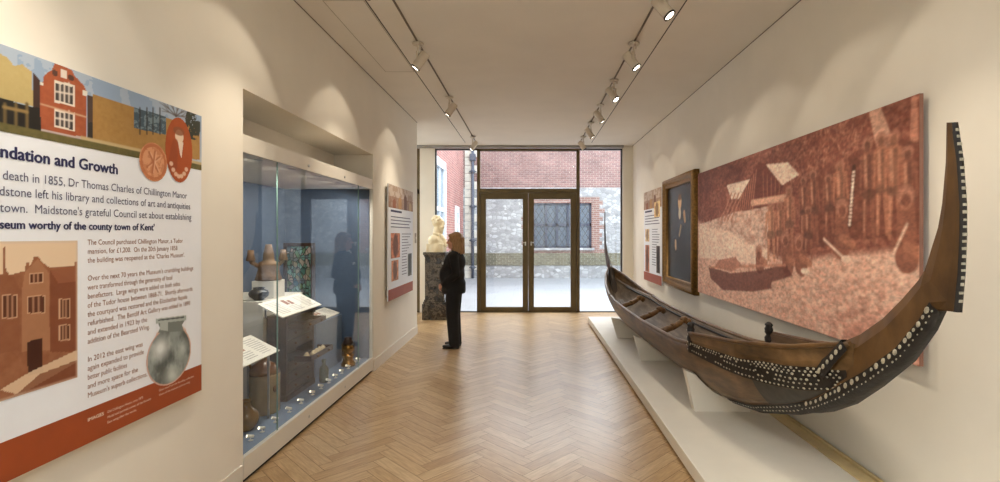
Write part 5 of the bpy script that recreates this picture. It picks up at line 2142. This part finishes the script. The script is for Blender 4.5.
def bust():
    x, y, z = -1.79, 9.62, 1.274
    P = lambda f, s, h: (x + f, y + s, z + h)
    t = empty('portrait_bust', (x, y, z), 'white marble bust of a bearded man on the dark pedestal', 'bust')
    m = MB()
    m.ell(P(-.005, 0, .06), (.185, .225, .26), 0, 22)
    m.ell(P(.02, 0, .10), (.165, .17, .20), 0, 20)
    m.box(x - .17, y - .19, z - .05, x + .15, y + .19, z + .16)
    for s in (-1, 1):
        m.ell(P(-.04, s * .14, .22), (.11, .085, .10), 0, 14)
        m.tube([P(.17, s * .10, .10), P(.145, s * .05, .24), P(.07, s * .07, .34), P(-.07, s * .05, .36)], [.03, .028, .024, .02], 8)
    m.cap(P(-.02, 0, .30), P(.01, 0, .46), .075, .068)
    m.ell(P(.015, 0, .575), (.115, .088, .115), 0, 20)
    m.ell(P(.055, 0, .53), (.075, .070, .10), 0, 16)
    m.ell(P(.135, 0, .545), (.028, .016, .026), 0, 10)
    m.cap(P(.118, 0, .60), P(.142, 0, .545), .014, .017)
    m.ell(P(.10, 0, .595), (.035, .062, .014), 0, 10)
    for s in (-1, 1):
        m.ell(P(.095, s * .035, .575), (.018, .018, .012), 0, 8)
        m.ell(P(.005, s * .088, .56), (.026, .014, .036), 0, 8)
        m.ell(P(.075, s * .04, .545), (.03, .026, .03), 0, 8)
        m.cap(P(.115, s * .008, .515), P(.10, s * .05, .49), .016, .010)
    rr = random.Random(6)
    for k in range(46):
        a, b = rr.uniform(-2.3, 2.3), rr.uniform(.15, 1.3)
        f, s, h = -math.cos(a) * .108 * math.cos(b), math.sin(a) * .088 * math.cos(b), .11 * math.sin(b)
        m.ell(P(.01 + f, s, .585 + h), (.024, .022, .022), 0, 8)
    for k in range(34):
        a = rr.uniform(-1.2, 1.2)
        h = rr.uniform(.36, .50)
        w = .30 + (h - .36) / .14 * .7
        m.ell(P(.055 + .055 * math.cos(a) * w + .02, .07 * math.sin(a) * w, h), (.022, .020, .028), 0, 8)
    m.ell(P(.075, 0, .455), (.05, .055, .07), 0, 12)
    m.cap(P(.112, -.015, .503), P(.112, .015, .503), .007)
    o = sculpt(m, 'head_and_shoulders', M['marble'], t, .0075, 3)
    bm = bmesh.new()
    bm.from_mesh(o.data)
    r = bmesh.ops.bisect_plane(bm, geom=bm.verts[:] + bm.edges[:] + bm.faces[:], plane_co=(0, 0, .001), plane_no=(0, 0, -1), clear_outer=True)
    bmesh.ops.contextual_create(bm, geom=[e for e in r['geom_cut'] if isinstance(e, bmesh.types.BMEdge)])
    bm.to_mesh(o.data)
    bm.free()


bust()


# ------------------------------------------------------------------ the visitor
def person():
    x, y = -1.085, 7.14
    B = lambda f, s, h: Vector((x - f, y + s, h))
    R = lambda f, s, h: (f, s, h)
    t = empty('person', (x, y, 0), 'person in a black trouser suit with fair collar-length hair facing the white bust', 'person')
    # one continuous body
    m = MB()
    E = lambda c, r, n=16: m.ell(B(*c), r, 0, n)
    E((-.020, 0, 1.545), (.092, .074, .084), 22)
    E((.015, 0, 1.495), (.070, .060, .085), 20)
    E((.035, 0, 1.440), (.046, .046, .038))
    E((.062, 0, 1.418), (.020, .022, .016), 10)
    m.cap(B(.074, 0, 1.520), B(.098, 0, 1.487), .011, .013)
    E((.092, 0, 1.483), (.013, .015, .009), 10)
    E((.066, 0, 1.538), (.020, .045, .012), 10)
    for s in (-1, 1):
        E((.058, s * .036, 1.485), (.024, .022, .024), 10)
        E((-.015, s * .074, 1.50), (.020, .010, .030), 10)
    m.cap(B(.078, -.012, 1.456), B(.078, .012, 1.456), .0075)
    m.cap(B(.075, -.010, 1.444), B(.075, .010, 1.444), .0080)
    m.cap(B(.0, 0, 1.43), B(-.03, 0, 1.30), .052, .060)
    E((-.01, 0, 1.20), (.125, .165, .16), 20)
    E((.02, 0, 1.02), (.140, .155, .18), 20)
    E((-.01, 0, .88), (.135, .160, .13), 20)
    for s in (-1, 1):
        E((-.02, s * .15, 1.31), (.06, .06, .06))
        m.cap(B(-.02, s * .19, 1.30), B(-.06, s * .225, 1.06), .044, .038)
        m.cap(B(-.06, s * .225, 1.06), B(.12, s * .125, .905), .038, .026)
        m.cap(B(-.005, s * .085, .86), B(.005, s * .09, .48), .080, .052)
        m.cap(B(.005, s * .09, .48), B(-.03, s * .09, .09), .050, .036)
        m.cap(B(-.035, s * .09, .05), B(.085, s * .10, .03), .032, .026)
    # hands folded in front: the left laid over the right
    for s, top in ((-1, .012), (1, -.012)):
        wv = Vector((.12, s * .125, .905))
        pk = Vector((.175, s * .070, .868 + top))
        ex = (pk - wv).normalized()
        m.cap(B(*wv), B(*(wv + ex * .03)), .026, .024)
        side = Vector((.25, 0, -.97))
        side = (side - ex * side.dot(ex)).normalized()
        up = ex.cross(side)
        for k in range(4):                                   # palm: four metacarpals fused
            o = side * (k - 1.5) * .0165
            m.cap(B(*(wv + ex * .028 + o * .75)), B(*(pk + ex * .022 + o)), .0125, .0110)
            kn = pk + ex * .030 + o
            ln = (.040, .046, .043, .034)[k]
            inw = Vector((.15, -s * 1.0, -.10)).normalized()
            p1 = kn + (ex * .45 + inw * .65).normalized() * ln
            p2 = p1 + (inw * .9 + Vector((-.5, 0, -.25))).normalized() * ln * .72
            p3 = p2 + (inw * .5 + Vector((-.9, 0, -.3))).normalized() * ln * .5
            m.cap(B(*kn), B(*p1), .0095, .0088, 8)
            m.cap(B(*p1), B(*p2), .0088, .0080, 8)
            m.cap(B(*p2), B(*p3), .0080, .0070, 8)
        th = wv + ex * .035 - side * .020
        t1 = th + (ex * .7 - side * .75).normalized() * .036
        t2 = t1 + (ex * .9 + Vector((0, -s * .5, 0)) - side * .1).normalized() * .030
        m.cap(B(*th), B(*t1), .0125, .0105, 8)
        m.cap(B(*t1), B(*t2), .0105, .0085, 8)
    sculpt(m, 'body', M['skin'], t, .0052, 2)
    # eyes and brows
    for s in (-1, 1):
        MB().ell(B(.072, s * .030, 1.517), (.010, .013, .008), 0, 10).build('eye', M['shoe'], t)
        MB().cap(B(.078, s * .018, 1.537), B(.066, s * .052, 1.538), .004).build('eyebrow', M['hair'], t)
    # hair
    m = MB()
    m.ell(B(-.035, 0, 1.560), (.100, .088, .088), 0, 22)
    m.ell(B(.030, 0, 1.590), (.052, .068, .036), 0, 14)
    m.ell(B(-.085, 0, 1.47), (.062, .085, .13), 0, 18)
    for s in (-1, 1):
        m.ell(B(-.030, s * .066, 1.475), (.050, .028, .12), 0, 14)
        m.ell(B(.018, s * .066, 1.545), (.034, .020, .055), 0, 12)
        m.ell(B(-.020, s * .070, 1.385), (.046, .026, .05), 0, 12)
    m.ell(B(-.095, 0, 1.365), (.045, .075, .05), 0, 14)
    rr = random.Random(9)
    for k in range(26):
        a = rr.uniform(-1.7, 1.7)
        f, s = -.05 - .085 * math.cos(a), .088 * math.sin(a)
        m.cap(B(f, s * .95, 1.56), B(f - .012, s * 1.12, 1.33 + rr.uniform(0, .035)), .015, .009, 8)
    sculpt(m, 'hair', M['hair'], t, .006, 2)
    # jacket
    m = MB()
    m.ell(B(-.015, 0, 1.215), (.150, .195, .165), 0, 22)
    m.ell(B(.055, 0, 1.175), (.110, .150, .10), 0, 18)
    m.ell(B(.030, 0, 1.03), (.182, .186, .18), 0, 22)
    m.ell(B(.012, 0, .90), (.180, .200, .15), 0, 22)
    m.lathe([(.155, -.09), (.168, -.06), (.165, .06)], B(.0, 0, .86), 24, 0, 1.0, 1.12)
    for s in (-1, 1):
        m.ell(B(-.02, s * .145, 1.315), (.080, .085, .062), 0, 16)
        m.cap(B(-.025, s * .195, 1.295), B(-.065, s * .235, 1.055), .066, .057)
        m.cap(B(-.065, s * .235, 1.055), B(.118, s * .128, .910), .056, .042)
        m.cap(B(.0, s * .075, 1.375), B(.085, s * .035, 1.24), .022, .018)
    m.cap(B(-.075, -.05, 1.375), B(-.075, .05, 1.375), .030)
    sculpt(m, 'jacket', M['suit'], t, .010, 4)
    m = MB()
    m.ell(B(.040, 0, 1.335), (.040, .040, .055), 0, 14)
    for s in (-1, 1):
        m.cap(B(-.01, s * .062, 1.385), B(.082, s * .028, 1.325), .013, .010, 8)
    m.build('blouse_collar', M['blouse'], t, smooth=True)
    bx = B(.142, -.085, 1.20)
    MB().box(bx.x - .012, bx.y - .026, bx.z - .016, bx.x + .006, bx.y + .020, bx.z + .016, bev=.002).build('name_badge', M['blouse'], t)
    # trousers
    m = MB()
    m.ell(B(-.012, 0, .89), (.150, .175, .13), 0, 20)
    for s in (-1, 1):
        m.cap(B(-.005, s * .085, .86), B(.010, s * .095, .48), .112, .090)
        m.cap(B(.010, s * .095, .48), B(-.018, s * .095, .080), .089, .078)
    sculpt(m, 'trousers', M['suit'], t, .010, 3)
    for s in (-1, 1):
        m = MB()
        m.ell(B(.035, s * .098, .036), (.120, .044, .030), 0, 14)
        m.ell(B(-.055, s * .094, .045), (.045, .040, .042), 0, 12)
        m.box(x - .145, y + s * .098 - .036, 0.0, x + .09, y + s * .098 + .036, .016, bev=.006)
        sculpt(m, 'shoe', M['shoe'], t, .006, 2)


person()
